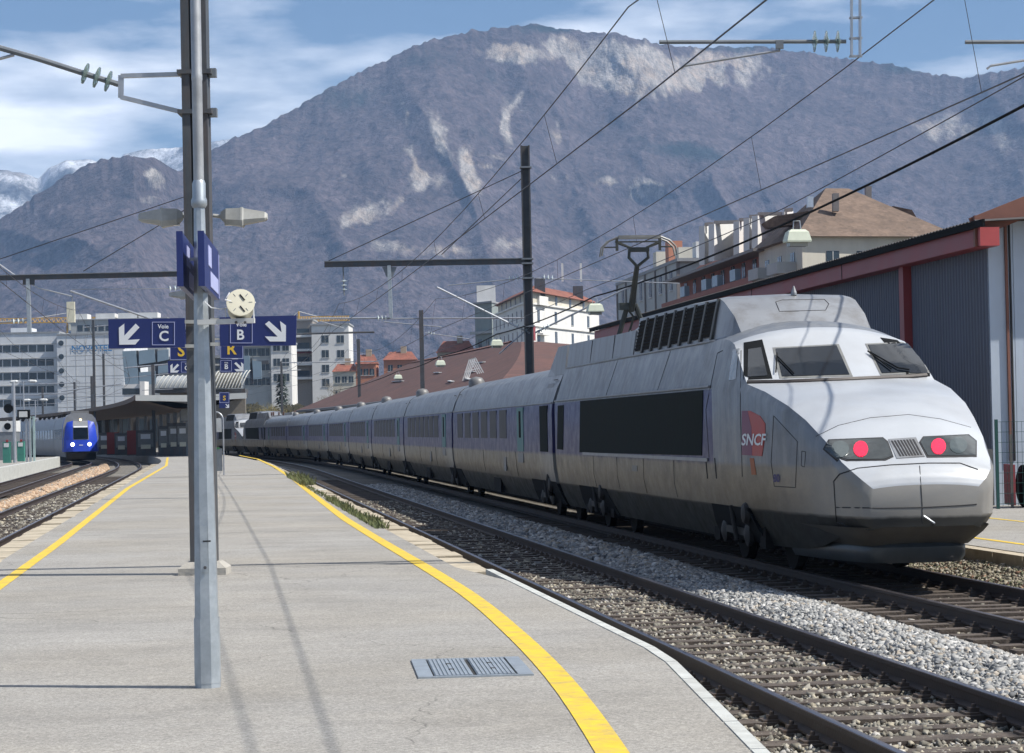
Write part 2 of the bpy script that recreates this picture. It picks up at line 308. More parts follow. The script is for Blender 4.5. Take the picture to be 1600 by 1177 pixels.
def cover_main(U, PY, E, lat):
    n = fbm(lat / 260.0, E * 6, 5, 31) - 0.5
    rk = patches(U, PY, ROCKS) * (0.72 + 1.5 * (ridged(lat / 55.0 + 3 * E, E * 9, 5, 8) - 0.5)) + 0.16 * (ridged(lat / 200.0, E * 5, 5, 77) - .5)
    reg = np.exp(-((U - 690) / 230) ** 2 - ((PY - 275) / 120) ** 2) + .7 * np.exp(-((U - 1010) / 170) ** 2 - ((PY - 120) / 60) ** 2) + .5 * np.exp(-((U - 1420) / 260) ** 2 - ((PY - 200) / 80) ** 2) + .15
    wx2 = fbm(lat / 300.0, E * 4, 4, 55) - .5
    lines = ridged(lat / 150.0 + 2.2 * wx2 + 1.2 * E, E * 2.2 + wx2, 4, 91) ** 7
    rk = rk + .72 * lines * reg
    cn = patches(U, PY, CONIF) + 0.30 * n + .28 * (fbm(lat / 60.0, E * 22, 4, 66) - .5)
    rk = np.clip(rk * 1.2, 0, 1) * 0.8; cn = np.clip(cn, 0, 1) * 0.75
    return np.stack([rk, cn, np.zeros_like(U), np.ones_like(U)], -1)
m_main = mountain_mat('mountain_forest', (0.082, 0.066, 0.068), (0.022, 0.032, 0.032), (0.40, 0.365, 0.325))
m_far = mountain_mat('mountain_far', (0.10, 0.10, 0.10), (0.05, 0.06, 0.06), (0.36, 0.35, 0.34), (0.85, 0.87, 0.9), tree=0.03)
SKY = [(-420, 420), (-200, 410), (-60, 372), (0, 345), (40, 322), (80, 296), (120, 270), (165, 250), (215, 242), (250, 250), (285, 267), (300, 262), (340, 233), (400, 206), (450, 181), (500, 151), (560, 119), (620, 89), (680, 63), (740, 49), (800, 43), (850, 38), (880, 46), (940, 49), (985, 53), (1030, 66), (1100, 73), (1200, 73), (1290, 85), (1340, 92), (1400, 101), (1470, 116), (1520, 121), (1560, 113), (1600, 106), (1750, 90), (2020, 130)]
build_mountain('mountain', 'broad forested mountain with pale limestone cliffs near its summit', SKY, 0.70, [(-420, 4300), (215, 4300), (330, 4700), (850, 5200), (1300, 5600), (1600, 5400), (2020, 5400)], m_main, cover_main,
               cliff=[(1000, 105, 190, 16, 70), (1010, 300, 55, 8, 120), (248, 285, 35, 8, 120), (700, 235, 60, 20, 70)])
def cover_far(U, PY, E, lat):
    s = np.clip(0.30 + 0.35 * (fbm(lat / 300.0, E * 14, 5, 3) - 0.5) * 2 + 0.25 * E, 0, 1) * 0.8
    return np.stack([np.clip(0.3 + (fbm(lat / 400.0, E * 5, 4, 9) - .5), 0, .8), np.full_like(U, .2), s, np.ones_like(U)], -1)
FAR = [(-420, 250), (-60, 262), (0, 264), (40, 270), (66, 279), (82, 262), (110, 250), (150, 249), (180, 262), (200, 240), (232, 233), (285, 230), (335, 222), (385, 213), (450, 230), (700, 320), (2020, 330)]
build_mountain('snowy_mountain', 'distant grey mountain ridge streaked with snow', FAR, 0.74, 7900.0, m_far, cover_far, x1=760, step=5, rows=90, gully=300, jag=4, seed=14)

# ground sheet
gm = mat('ground_earth', (0.13, 0.12, 0.10), 0.95, 0, 0.3, 0.05, dirt=(0.10, 0.12, 0.06), dirt_amt=0.5)
gnd = MB().box((0, 6000, -0.65), (29000, 21000, 0.1)).build('ground', gm); tag(gnd, None, None, None, 'structure')

# ------------------------------------------------------------------ line geometry (plan)
def slope_curve(x_ref, y_ref, s0, ystart, k, smin):
    ys = np.arange(-60, 620, 1.0); sl = np.maximum(np.where(ys > ystart, s0 - k * (ys - ystart), s0), smin)
    xs = np.concatenate([[0], np.cumsum((sl[1:] + sl[:-1]) / 2)]); xs = xs - np.interp(y_ref, ys, xs) + x_ref
    def f(y): return float(np.interp(y, ys, xs))
    def off(y, d):
        s = float(np.interp(y, ys, sl)); n = math.sqrt(1 + s * s); return Vector((f(y) + d / n, y - d * s / n, 0))
    off.slope = lambda y: float(np.interp(y, ys, sl)); off.x = f
    return off
T2 = slope_curve(5.24, 27.6, -0.124, 125, 0.00088, -0.34)
T1 = slope_curve(1.45, 27.6, -0.124, 125, 0.00088, -0.34)
TC = slope_curve(-10.9, 47.8, -0.126, 140, 0.0012, -0.40)
TD = slope_curve(-34.3, 193.0, -0.138, 180, 0.004, -0.60)
def arc_table(off, y0, y1, st=0.25):
    ys = np.arange(y0, y1, st); p = np.array([off(y, 0)[:2] for y in ys]); s = np.concatenate([[0], np.cumsum(np.linalg.norm(np.diff(p, axis=0), axis=1))]); return ys, s

# trackbed of old ballast
def ballast_mat(name, c1, c2, sc=26):
    mt = bpy.data.materials.new(name); mt.use_nodes = True; N = mt.node_tree.nodes; L = mt.node_tree.links; b = N['Principled BSDF']; tc = N.new('ShaderNodeTexCoord')
    vo = N.new('ShaderNodeTexVoronoi'); vo.inputs['Scale'].default_value = sc; L.new(tc.outputs['Object'], vo.inputs['Vector'])
    sp = N.new('ShaderNodeSeparateColor'); L.new(vo.outputs['Color'], sp.inputs[0])
    big = N.new('ShaderNodeTexNoise'); big.inputs['Scale'].default_value = 0.4; big.inputs['Detail'].default_value = 6; L.new(tc.outputs['Object'], big.inputs['Vector'])
    x = N.new('ShaderNodeMix'); x.data_type = 'RGBA'; L.new(sp.outputs[0], x.inputs['Factor']); x.inputs['A'].default_value = (*c1, 1); x.inputs['B'].default_value = (*c2, 1)
    hs = N.new('ShaderNodeHueSaturation'); L.new(x.outputs['Result'], hs.inputs['Color']); r = N.new('ShaderNodeMapRange'); L.new(big.outputs[0], r.inputs[0]); r.inputs[1].default_value = .3; r.inputs[2].default_value = .7; r.inputs[3].default_value = .65; r.inputs[4].default_value = 1.3; L.new(r.outputs[0], hs.inputs['Value']); L.new(hs.outputs[0], b.inputs['Base Color'])
    b.inputs['Roughness'].default_value = .95; bp = N.new('ShaderNodeBump'); bp.inputs['Strength'].default_value = 1.0; bp.inputs['Distance'].default_value = 0.03; L.new(vo.outputs['Distance'], bp.inputs['Height']); bp.invert = True; L.new(bp.outputs[0], b.inputs['Normal']); return mt
bal_old = ballast_mat('ballast_old', (0.10, 0.09, 0.075), (0.26, 0.24, 0.205))
bal_tan = ballast_mat('ballast_tan', (0.22, 0.15, 0.095), (0.42, 0.30, 0.20), 16)
tb = MB().box((-35, 190, -0.44), (130, 420, 0.40)).build('trackbed', bal_old); tag(tb, None, None, None, 'structure')

# tan gravel wedge between the two left-hand tracks
w = MB(); ys = list(np.arange(40, 196, 4.0)); L_ = [TD(y, 1.4) for y in ys]; R_ = [TC(y, -1.4) for y in ys]
rings = []
for a, b_ in zip(L_, R_):
    rings.append([(a.x, a.y, -0.235)] + [(a.x + (b_.x - a.x) * t, a.y, -0.10 + 0.05 * math.sin(a.y * 0.6 + t * 7)) for t in (0.2, 0.5, 0.8)] + [(b_.x, b_.y, -0.235)])
o = w.loft(rings).build('gravel_wedge', bal_tan, None, 60); tag(o, None, None, None, 'structure')

# rails and sleepers
def rail_mesh(off, d, y0, y1, st):
    prof = [(-.07, -.15), (-.07, -.135), (-.012, -.115), (-.012, -.045), (-.035, -.035), (-.035, -.004), (-.028, 0), (.028, 0), (.035, -.004), (.035, -.035), (.012, -.045), (.012, -.115), (.07, -.135), (.07, -.15)]
    rings = []; y = y0
    while y <= y1:
        rings.append([(lambda p: (p.x, p.y, z))(off(y, d + x)) for x, z in prof]); y += st
    return MB().loft(rings, True, True)
SLP = MB().box((0, 0, -0.245), (2.55, 0.25, 0.18)).mesh('sleeper', sleeperm)
def track(off, y0, y1, s0, s1, st=2.0, base='railway_track'):
    p = off(y0, 0); t = empty(base, (0, 0, 0)); t['kind'] = 'structure'
    for d in (-.752, .752):
        r = rail_mesh(off, d, y0, y1, st).build('rail', railside, t, 40)
        r.data.materials.append(railtop)
        for pl in r.data.polygons:
            if pl.normal.z > 0.9 and all(r.data.vertices[i].co.z > -0.001 for i in pl.vertices): pl.material_index = 1
    ysn, s = arc_table(off, s0, s1); k = np.arange(0, s[-1], 0.6)
    for y in np.interp(k, s, ysn):
        p = off(y, random.uniform(-.03, .03)); o = bpy.data.objects.new('sleeper', SLP); COL.objects.link(o); o.parent = t
        o.location = (p.x, p.y, random.uniform(-.012, .004)); o.rotation_euler = (0, 0, math.atan2(1, off.slope(y)) - math.pi / 2 + random.uniform(-.012, .012)); o.scale = (1, random.uniform(.85, 1.1), 1)
    fb = MB(); cl = np.interp(np.arange(0, s[-1], 0.6), s, ysn)      # clips and base plates under the rails, too small to pick apart
    for y in cl:
        if y > 48: break
        rz = math.atan2(1, off.slope(y)) - math.pi / 2
        for d in (-.752, .752):
            p = off(y, d); fb.box((p.x, p.y, -.150), (.36, .16, .018), rz)
            for q in (-.10, .10): p = off(y, d + q); fb.box((p.x, p.y, -.128), (.07, .07, .035), rz); fb.lathe((p.x, p.y, -.12), (0, 0, 1), [(0, .018), (.035, .016)], 6)
    if fb.v: o = fb.build('rail_fastenings', mat('fastening_steel', (.10, .075, .06), .6, .3, .3, 8), t); o['kind'] = 'stuff'
    return t
track(T1, 8, 330, 10, 110); track(T2, 12, 330, 18, 60); track(TC, 30, 330, 44, 130); track(TD, 60, 330, 92, 150)

# loose stones, real geometry
CUBE = np.array([[-1, -1, -1], [1, -1, -1], [1, 1, -1], [-1, 1, -1], [-1, -1, 1], [1, -1, 1], [1, 1, 1], [-1, 1, 1]], float) * 0.6
CF = np.array([[3, 2, 1, 0], [4, 5, 6, 7], [0, 1, 5, 4], [1, 2, 6, 5], [2, 3, 7, 6], [3, 0, 4, 7]])
def stones(name, P, size, cols, mt, flat=0.7):
    n = len(P); B = CUBE[None] + RNG.uniform(-.46, .46, (n, 8, 3)); B *= (size * RNG.uniform(.45, 1.35, n))[:, None, None]; B[:, :, 2] *= flat; B[:, :, 0] *= RNG.uniform(.7, 1.5, n)[:, None]; B[:, 4:, :2] *= RNG.uniform(.25, .9, n)[:, None, None]
    # random tilt
    a = RNG.uniform(0, 2 * np.pi, n); b = RNG.uniform(-.9, .9, n)
    ca, sa, cb, sb = np.cos(a), np.sin(a), np.cos(b), np.sin(b)
    x, y, z = B[..., 0], B[..., 1], B[..., 2]
    y, z = y * cb[:, None] - z * sb[:, None], y * sb[:, None] + z * cb[:, None]
    x, y = x * ca[:, None] - y * sa[:, None], x * sa[:, None] + y * ca[:, None]
    V = np.stack([x, y, z], -1) + P[:, None, :]
    q = (CF[None] + 8 * np.arange(n)[:, None, None]).reshape(-1, 4)
    me = np_mesh(name, V.reshape(-1, 3), q, mt)
    c = cols(n); at = me.attributes.new('col', 'FLOAT_COLOR', 'POINT'); at.data.foreach_set('color', np.repeat(np.concatenate([c, np.ones((n, 1))], 1), 8, axis=0).astype(np.float32).ravel())
    o = bpy.data.objects.new(name, me); COL.objects.link(o); o['kind'] = 'stuff'; return o
stonem = vcol_mat('stone_colours', 0.9)
def band(off, n, y0, y1, d0, d1, z0, z1, bias=1.0):
    y = y0 + (y1 - y0) * RNG.random(n) ** bias; d = RNG.uniform(d0, d1, n); P = np.array([off(a, b) for a, b in zip(y, d)]); P[:, 2] = RNG.uniform(z0, z1, n); return P, d
def pal(cs, ws, jit=.25):
    cs = np.array(cs); ws = np.array(ws) / sum(ws)
    def f(n): return np.clip(cs[RNG.choice(len(cs), n, p=ws)] * RNG.uniform(1 - jit, 1 + jit, (n, 1)), 0, 1)
    return f
oldp = pal([(.20, .185, .15), (.30, .28, .235), (.12, .105, .085), (.38, .34, .26), (.42, .40, .37)], [4, 4, 3, 1.4, .8])
newp = pal([(.36, .355, .34), (.26, .265, .26), (.48, .47, .45), (.16, .165, .17), (.34, .30, .25)], [4, 3.4, 1.6, 2, 1.4])
P, d = band(T1, 60000, 10.5, 36, -1.62, 1.0, -.245, -.168, 1.25)
stones('track_ballast', P, .031, oldp, stonem, .7)
P, d = band(T1, 12000, 34, 75, -1.6, 1.0, -.245, -.172); stones('track_ballast', P, .05, oldp, stonem)
P, d = band(T1, 46000, 14, 38, .86, 2.55, 0, 1); P[:, 2] = -.24 + .14 * np.clip(1 - ((d - 1.6) / 1.0) ** 2, 0, 1) * RNG.uniform(.55, 1.1, len(d)); stones('white_ballast', P, .037, newp, stonem)
P, d = band(T1, 12000, 36, 95, .86, 2.4, 0, 1); P[:, 2] = -.24 + .14 * np.clip(1 - ((d - 1.6) / 1.0) ** 2, 0, 1); stones('white_ballast', P, .065, newp, stonem)
P, d = band(T2, 7000, 19, 40, -1.2, .9, -.25, -.20); stones('track_ballast', P, .045, oldp, stonem)
P, d = band(T2, 7000, 24, 48, .85, 1.75, -.245, -.17); stones('track_ballast', P, .045, pal([(.22, .19, .14), (.30, .27, .20), (.20, .10, .06), (.16, .16, .10)], [3, 3, 1, 2]), stonem)
sh = MB().loft([[(lambda p: (p.x, p.y, z))(T2(y, dd)) for dd, z in ((.98, -.232), (1.3, -.10), (1.6, .03), (1.76, .05))] for y in np.arange(10, 130, 2.0)]).build('ballast_shoulder', ballast_mat('ballast_brown', (.10, .085, .06), (.22, .19, .14), 24)); tag(sh, None, None, None, 'structure')
P, d = band(T2, 16000, 22, 46, 1.0, 1.74, 0, 1); P[:, 2] = np.interp(d, [.98, 1.3, 1.6, 1.76], [-.232, -.10, .03, .05]) + RNG.uniform(-.01, .012, len(d)); stones('shoulder_gravel', P, .030, pal([(.22, .19, .14), (.30, .27, .20), (.20, .11, .07), (.15, .15, .09), (.40, .37, .32)], [3, 3, 1, 2, .8]), stonem)
P, d = band(TC, 15000, 44, 110, -1.4, 1.6, -.245, -.18); stones('track_ballast', P, .07, oldp, stonem)
n = 14000; y = RNG.uniform(60, 165, n); t = RNG.random(n); P = np.array([TD(a, 1.4).lerp(TC(a, -1.4), b) for a, b in zip(y, t)]); P[:, 2] = -.17 + .10 * np.sin(np.pi * t); stones('tan_gravel', P, .085, pal([(.42, .29, .19), (.30, .20, .13), (.50, .38, .27), (.36, .33, .29)], [4, 3, 2, 1]), stonem)

# ------------------------------------------------------------------ platforms
def asphalt(name, base, speck=0.35):
    mt = bpy.data.materials.new(name); mt.use_nodes = True; N = mt.node_tree.nodes; L = mt.node_tree.links; b = N['Principled BSDF']; tc = N.new('ShaderNodeTexCoord')
    def noise(sc, det=5, r=.6, vec=None):
        n = N.new('ShaderNodeTexNoise'); n.inputs['Scale'].default_value = sc; n.inputs['Detail'].default_value = det; n.inputs['Roughness'].default_value = r; L.new(vec or tc.outputs['Object'], n.inputs['Vector']); return n.outputs[0]
    def rng(s, a, b_, lo, hi):
        r = N.new('ShaderNodeMapRange'); L.new(s, r.inputs[0]); r.inputs[1].default_value = a; r.inputs[2].default_value = b_; r.inputs[3].default_value = lo; r.inputs[4].default_value = hi; return r.outputs[0]
    def mul(a, c): x = N.new('ShaderNodeMath'); x.operation = 'MULTIPLY'; L.new(a, x.inputs[0]); L.new(c, x.inputs[1]); return x.outputs[0]
    mpn = N.new('ShaderNodeMapping'); mpn.inputs['Scale'].default_value = (.25, 1.2, 1); L.new(tc.outputs['Object'], mpn.inputs[0])
    v = mul(rng(noise(38, 4, .85), .34, .66, 1 - speck, 1 + speck), rng(noise(.5, 6, .7), .3, .7, .86, 1.12)); v = mul(v, rng(noise(1.6, 6, .65, mpn.outputs[0]), .35, .7, .94, 1.06))
    v = mul(v, rng(noise(90, 3, .9), .34, .66, .66, 1.34))
    st = rng(noise(2.7, 7, .75), .62, .75, 1.0, .8); v = mul(v, st)
    # hairline cracks, worn walkways, blotches
    wn = N.new('ShaderNodeTexNoise'); wn.inputs['Scale'].default_value = 1.2; wn.inputs['Detail'].default_value = 5; L.new(tc.outputs['Object'], wn.inputs['Vector'])
    wa = N.new('ShaderNodeVectorMath'); wa.operation = 'MULTIPLY_ADD'; L.new(wn.outputs['Color'], wa.inputs[0]); wa.inputs[1].default_value = (.9, .9, 0); L.new(tc.outputs['Object'], wa.inputs[2])
    vo = N.new('ShaderNodeTexVoronoi'); vo.feature = 'DISTANCE_TO_EDGE'; vo.inputs['Scale'].default_value = .16; L.new(wa.outputs[0], vo.inputs['Vector'])
    crk = rng(vo.outputs['Distance'], .0, .0016, .55, 1.0); cm = rng(noise(.35, 3, .5), .46, .56, 1.0, 0.0); mxc = N.new('ShaderNodeMath'); mxc.operation = 'MAXIMUM'; L.new(crk, mxc.inputs[0]); L.new(cm, mxc.inputs[1]); v = mul(v, mxc.outputs[0])
    v = mul(v, rng(noise(.9, 7, .8), .50, .72, 1.0, .80)); v = mul(v, rng(noise(7.0, 4, .7), .66, .74, 1.0, .74))
    hs = N.new('ShaderNodeHueSaturation'); hs.inputs['Color'].default_value = (*base, 1); L.new(v, hs.inputs['Value'])
    tint = N.new('ShaderNodeMix'); tint.data_type = 'RGBA'; tint.blend_type = 'MULTIPLY'; L.new(rng(noise(.22, 5, .6), .4, .65, 0, .6), tint.inputs['Factor']); L.new(hs.outputs[0], tint.inputs['A']); tint.inputs['B'].default_value = (1.0, .95, .86, 1)
    L.new(tint.outputs['Result'], b.inputs['Base Color']); b.inputs['Roughness'].default_value = .92
    bp = N.new('ShaderNodeBump'); bp.inputs['Strength'].default_value = .5; bp.inputs['Distance'].default_value = .006; L.new(noise(120, 4, .8), bp.inputs['Height']); L.new(bp.outputs[0], b.inputs['Normal']); return mt
asph = asphalt('platform_asphalt', (0.305, 0.292, 0.268)); PZ = 0.36
def edgeR(y, inset=0.0):
    p = T1(y, -1.62 - inset)
    if y < 17.6: p.x = T1(17.6, -1.62 - inset).x + 0.030 * (17.6 - y)
    return p
def edgeL(y, inset=0.0): return TC(y, 1.68 + inset)
ys = list(np.arange(-4, 20, 1.2)) + list(np.arange(20, 330, 3.0))
pf = MB(); rings = []
for y in ys:
    a, b_ = edgeL(y, .42), edgeR(y, .085 if y < 28 else .40); a.y = b_.y = y
    rings.append([(a.x, y, -.5), (a.x, y, PZ)] + [(a.x + (b_.x - a.x) * t, y, PZ) for t in (.25, .5, .75)] + [(b_.x, y, PZ), (b_.x, y, -.5)])
platform = pf.loft(rings, False, False).build('platform', asph); tag(platform, 'grey asphalt island platform between the tracks', None, None, 'structure')
# kerb stones, one by one
y = 9.0; i = 0
while y < 150:
    ln = 1.15 if y < 28 else random.uniform(.8, 1.3); wd = .08 if y < 28 else .395; jit = 0 if y < 28 else random.uniform(-.02, .02)
    a0, a1, b0, b1 = edgeR(y + .012), edgeR(y + ln - .012), edgeR(y + .012, wd), edgeR(y + ln - .012, wd)
    z = PZ + (.006 if y < 28 else random.uniform(-.03, .004))
    MB().plate([(a0.x + jit, a0.y), (a1.x + jit, a1.y), (b1.x, b1.y), (b0.x, b0.y)], -.45, z).build('kerb_stone', whitekerb if (y < 28.2 or random.random() < .25 and y > 60) else oldkerb, platform)
    y += ln
y = 24.0
while y < 140:
    ln = random.uniform(.9, 1.4); wd = .41; jit = random.uniform(-.02, .02); a0, a1, b0, b1 = edgeL(y + .01), edgeL(y + ln - .01), edgeL(y + .01, wd), edgeL(y + ln - .01, wd)
    MB().plate([(b0.x, b0.y), (b1.x, b1.y), (a1.x + jit, a1.y), (a0.x + jit, a0.y)], -.45, PZ + random.uniform(-.03, .006)).build('kerb_stone', oldkerb, platform); y += ln
# painted lines
yel = mat('yellow_line', (0.72, 0.49, 0.03), .75, 0, .12, 9, dirt=(.30, .25, .15), dirt_amt=.8, bump=.15, bscale=120)
def stripe(fn, ys, w, z, m_, name, parent=None, fade=0):
    pts = [fn(y) for y in ys]; rings = [[(p.x - w / 2, p.y, z), (p.x + w / 2, p.y, z)] for p in pts]
    return MB().loft(rings).build(name, m_, parent)
yl = [(.47, 12.23), (.36, 14.5), (.22, 16.8), (-.06, 19.9), (-.35, 23.1), (-.72, 26.2), (-1.02, 28.6), (-2.0, 36.2), (-3.16, 45.4), (-5.3, 64), (-7.62, 84.4), (-11.6, 118), (-16.3, 155), (-21.5, 189)]
yx = np.array([p[0] for p in yl]); yy = np.array([p[1] for p in yl])
rg = [(lambda x: Vector((x, y, 0)))(float(np.interp(y, np.concatenate([[4], yy]), np.concatenate([[.78], yx])))) for y in np.arange(9, 186, 1.0)]
k = np.array([p.x for p in rg]); k2 = np.convolve(np.pad(k, 2, 'edge'), np.ones(5) / 5, 'valid')
MB().loft([[(x - .085, p.y, PZ + .005), (x + .085, p.y, PZ + .005)] for x, p in zip(k2, rg)]).build('painted_line', yel, platform)
stripe(lambda y: Vector((float(np.interp(y, [10, 27.24, 37.57, 76.62, 130.8, 190], [-3.65, -5.77, -7.06, -12.16, -18.68, -27])), y, 0)), np.arange(14, 182, 2.0), .15, PZ + .005, yel, 'painted_line', platform)
# thin dark strips across the asphalt, low and irregular
stripm = mat('dark_strip', (.17, .165, .155), .9, 0, .3, 6)
for yj, x0, x1 in ((40.4, .03, .97), (52.0, .3, .8), (61, .02, .9), (75, .05, .93), (88, .1, .95), (104, .1, .9)):
    rings = []
    for t in np.linspace(x0, x1, 40):
        a, b_ = edgeL(yj, .45), edgeR(yj, .45); xx = a.x + (b_.x - a.x) * t; wv = .05 * (fbm(np.array([t * 5]), np.array([yj]), 4)[0] - .5) * 6; hw = .010 + .02 * vnoise(np.array([t * 30]), np.array([yj]), 3)[0]
        rings.append([(xx, yj + wv - hw, PZ + .003), (xx, yj + wv + hw, PZ + .003)])
    MB().loft(rings).build('dark_strip', stripm, platform)
# service hatch with two ribbed covers
hz_ = PZ + .003; A, B_, C_, D_ = [at_z(x, y_, PZ) for x, y_ in ((643, 1033), (811, 1028), (833, 1056), (653, 1061))]
ctr = (A + B_ + C_ + D_) / 4; ang = math.atan2((B_ - A).y + (C_ - D_).y, (B_ - A).x + (C_ - D_).x); hl = ((B_ - A).length + (C_ - D_).length) / 4; hd = ((A - D_).length + (B_ - C_).length) / 4
hatch = empty('service_hatch', (ctr.x, ctr.y, PZ), ang, 'grey steel service hatch with two ribbed covers set in the asphalt', 'hatch')
hm = mat('hatch_steel', (.36, .40, .43), .45, .4, .15, 8, dirt=(.24, .25, .26), dirt_amt=.6); hm2 = mat('hatch_gap', (.03, .03, .03), .9)
f_ = MB()
for sx in (-1, 1): f_.box((sx * (hl - .05), 0, .004), (.10, 2 * hd, .016))
for sy in (-1, 1): f_.box((0, sy * (hd - .02), .004), (2 * hl - .2, .04, .015))
f_.build('frame', hm, hatch)
MB().box((0, 0, -.002), (2 * hl - .19, 2 * hd - .07, .006)).build('gap', hm2, hatch)
cw = (2 * hl - .2 - .03) / 2
for s in (-1, 1):
    c_ = MB().box((s * (cw / 2 + .008), 0, .003), (cw - .012, 2 * hd - .09, .012))
    for j in range(9): c_.box((s * (cw / 2 + .008) + (j - 4) * cw / 9.6, 0, .0115), (.020, 2 * hd - .12, .007))
    c = c_.build('cover', hm, hatch)
    for yy_ in (-.3, .3): MB().lathe((s * (cw / 2 + .008), yy_ * hd, .012), (0, 0, 1), [(0, .022), (.005, .02)], 10).build('lift_hole', hm2, c)
# weeds along the kerb
gv = []; gc = []
def tuft(n, y0, y1, d0, d1, h, parent=None):
    V = []; Q = []
    for i in range(n):
        y = random.uniform(y0, y1); p = edgeR(y, random.uniform(d0, d1)); hh = h * random.uniform(.3, 1.1) * (0.4 + 1.2 * vnoise(np.array([y * .9]), np.array([2.]), 5)[0]); a = random.uniform(0, 6.28); w_ = .012; le = random.uniform(.1, .8) * hh
        o_ = len(V); dx, dy = math.cos(a), math.sin(a)
        V += [(p.x - dy * w_, p.y + dx * w_, PZ - .03), (p.x + dy * w_, p.y - dx * w_, PZ - .03), (p.x + dx * le * .4 + dy * w_ * .7, p.y + dy * le * .4 - dx * w_ * .7, PZ + hh * .6), (p.x + dx * le, p.y + dy * le, PZ + hh)]; Q += [(o_, o_ + 1, o_ + 2), (o_, o_ + 2, o_ + 3)]
    return V, Q
weedm = mat('weed_green', (.09, .11, .04), .8, 0, .5, 2, dirt=(.20, .18, .08), dirt_amt=.7)
V, Q = tuft(1700, 41, 59, .30, .52, .10); V2, Q2 = tuft(1100, 76, 90, .0, .5, .17); V3, Q3 = tuft(400, 59, 76, .3, .5, .06)
b = MB(); b.add(V, Q); b.add(V2, Q2); b.add(V3, Q3); o = b.build('kerb_weeds', weedm); o['kind'] = 'stuff'; o['label'] = 'low green weeds growing along the platform kerb'
# right-hand platform
rp = MB(); RZ = .22
rp.loft([[(T2(y, 1.75 + .25).x, y, -.5), (T2(y, 1.75 + .25).x, y, RZ), (T2(y, 8.0).x + 14, y, RZ), (T2(y, 8).x + 14, y, -.5)] for y in np.arange(8, 300, 6.0)])
rplat = rp.build('side_platform', asph); tag(rplat, 'asphalt side platform beside the metal shed', None, None, 'structure')
y = 18.0
while y < 60:
    a0, a1, b0, b1 = T2(y + .01, 1.75), T2(y + 1.19, 1.75), T2(y + .01, 1.99), T2(y + 1.19, 1.99)
    MB().plate([(b0.x, b0.y), (b1.x, b1.y), (a1.x, a1.y), (a0.x, a0.y)][::-1], -.45, RZ - .01).build('kerb_stone', oldkerb, rplat); y += 1.2
stripe(lambda y: T2(y, 2.65), np.arange(14, 70, 2.0), .12, RZ + .005, yel, 'painted_line', rplat)
stripe(lambda y: T2(y, 5.1), np.arange(14, 48, 2.0), .10, RZ + .005, yel, 'painted_line', rplat)
# left-hand platform with white kerb
LZ = .5; lp = MB().loft([[(TD(y, -26).x, y, -.5), (TD(y, -26).x, y, LZ), (TD(y, -1.65 - .35).x, y, LZ), (TD(y, -1.65 - .35).x, y, -.5)] for y in np.arange(70, 192, 4.0)], False).build('side_platform', asph); tag(lp, 'far platform edged with white kerb blocks', None, None, 'structure')
y = 100.0
while y < 188:
    a0, a1, b0, b1 = TD(y + .02, -1.65), TD(y + 2.28, -1.65), TD(y + .02, -1.98), TD(y + 2.28, -1.98)
    MB().plate([(b0.x, b0.y), (b1.x, b1.y), (a1.x, a1.y), (a0.x, a0.y)][::-1], -.35, LZ + .02).build('kerb_stone', whitekerb, lp); y += 2.3
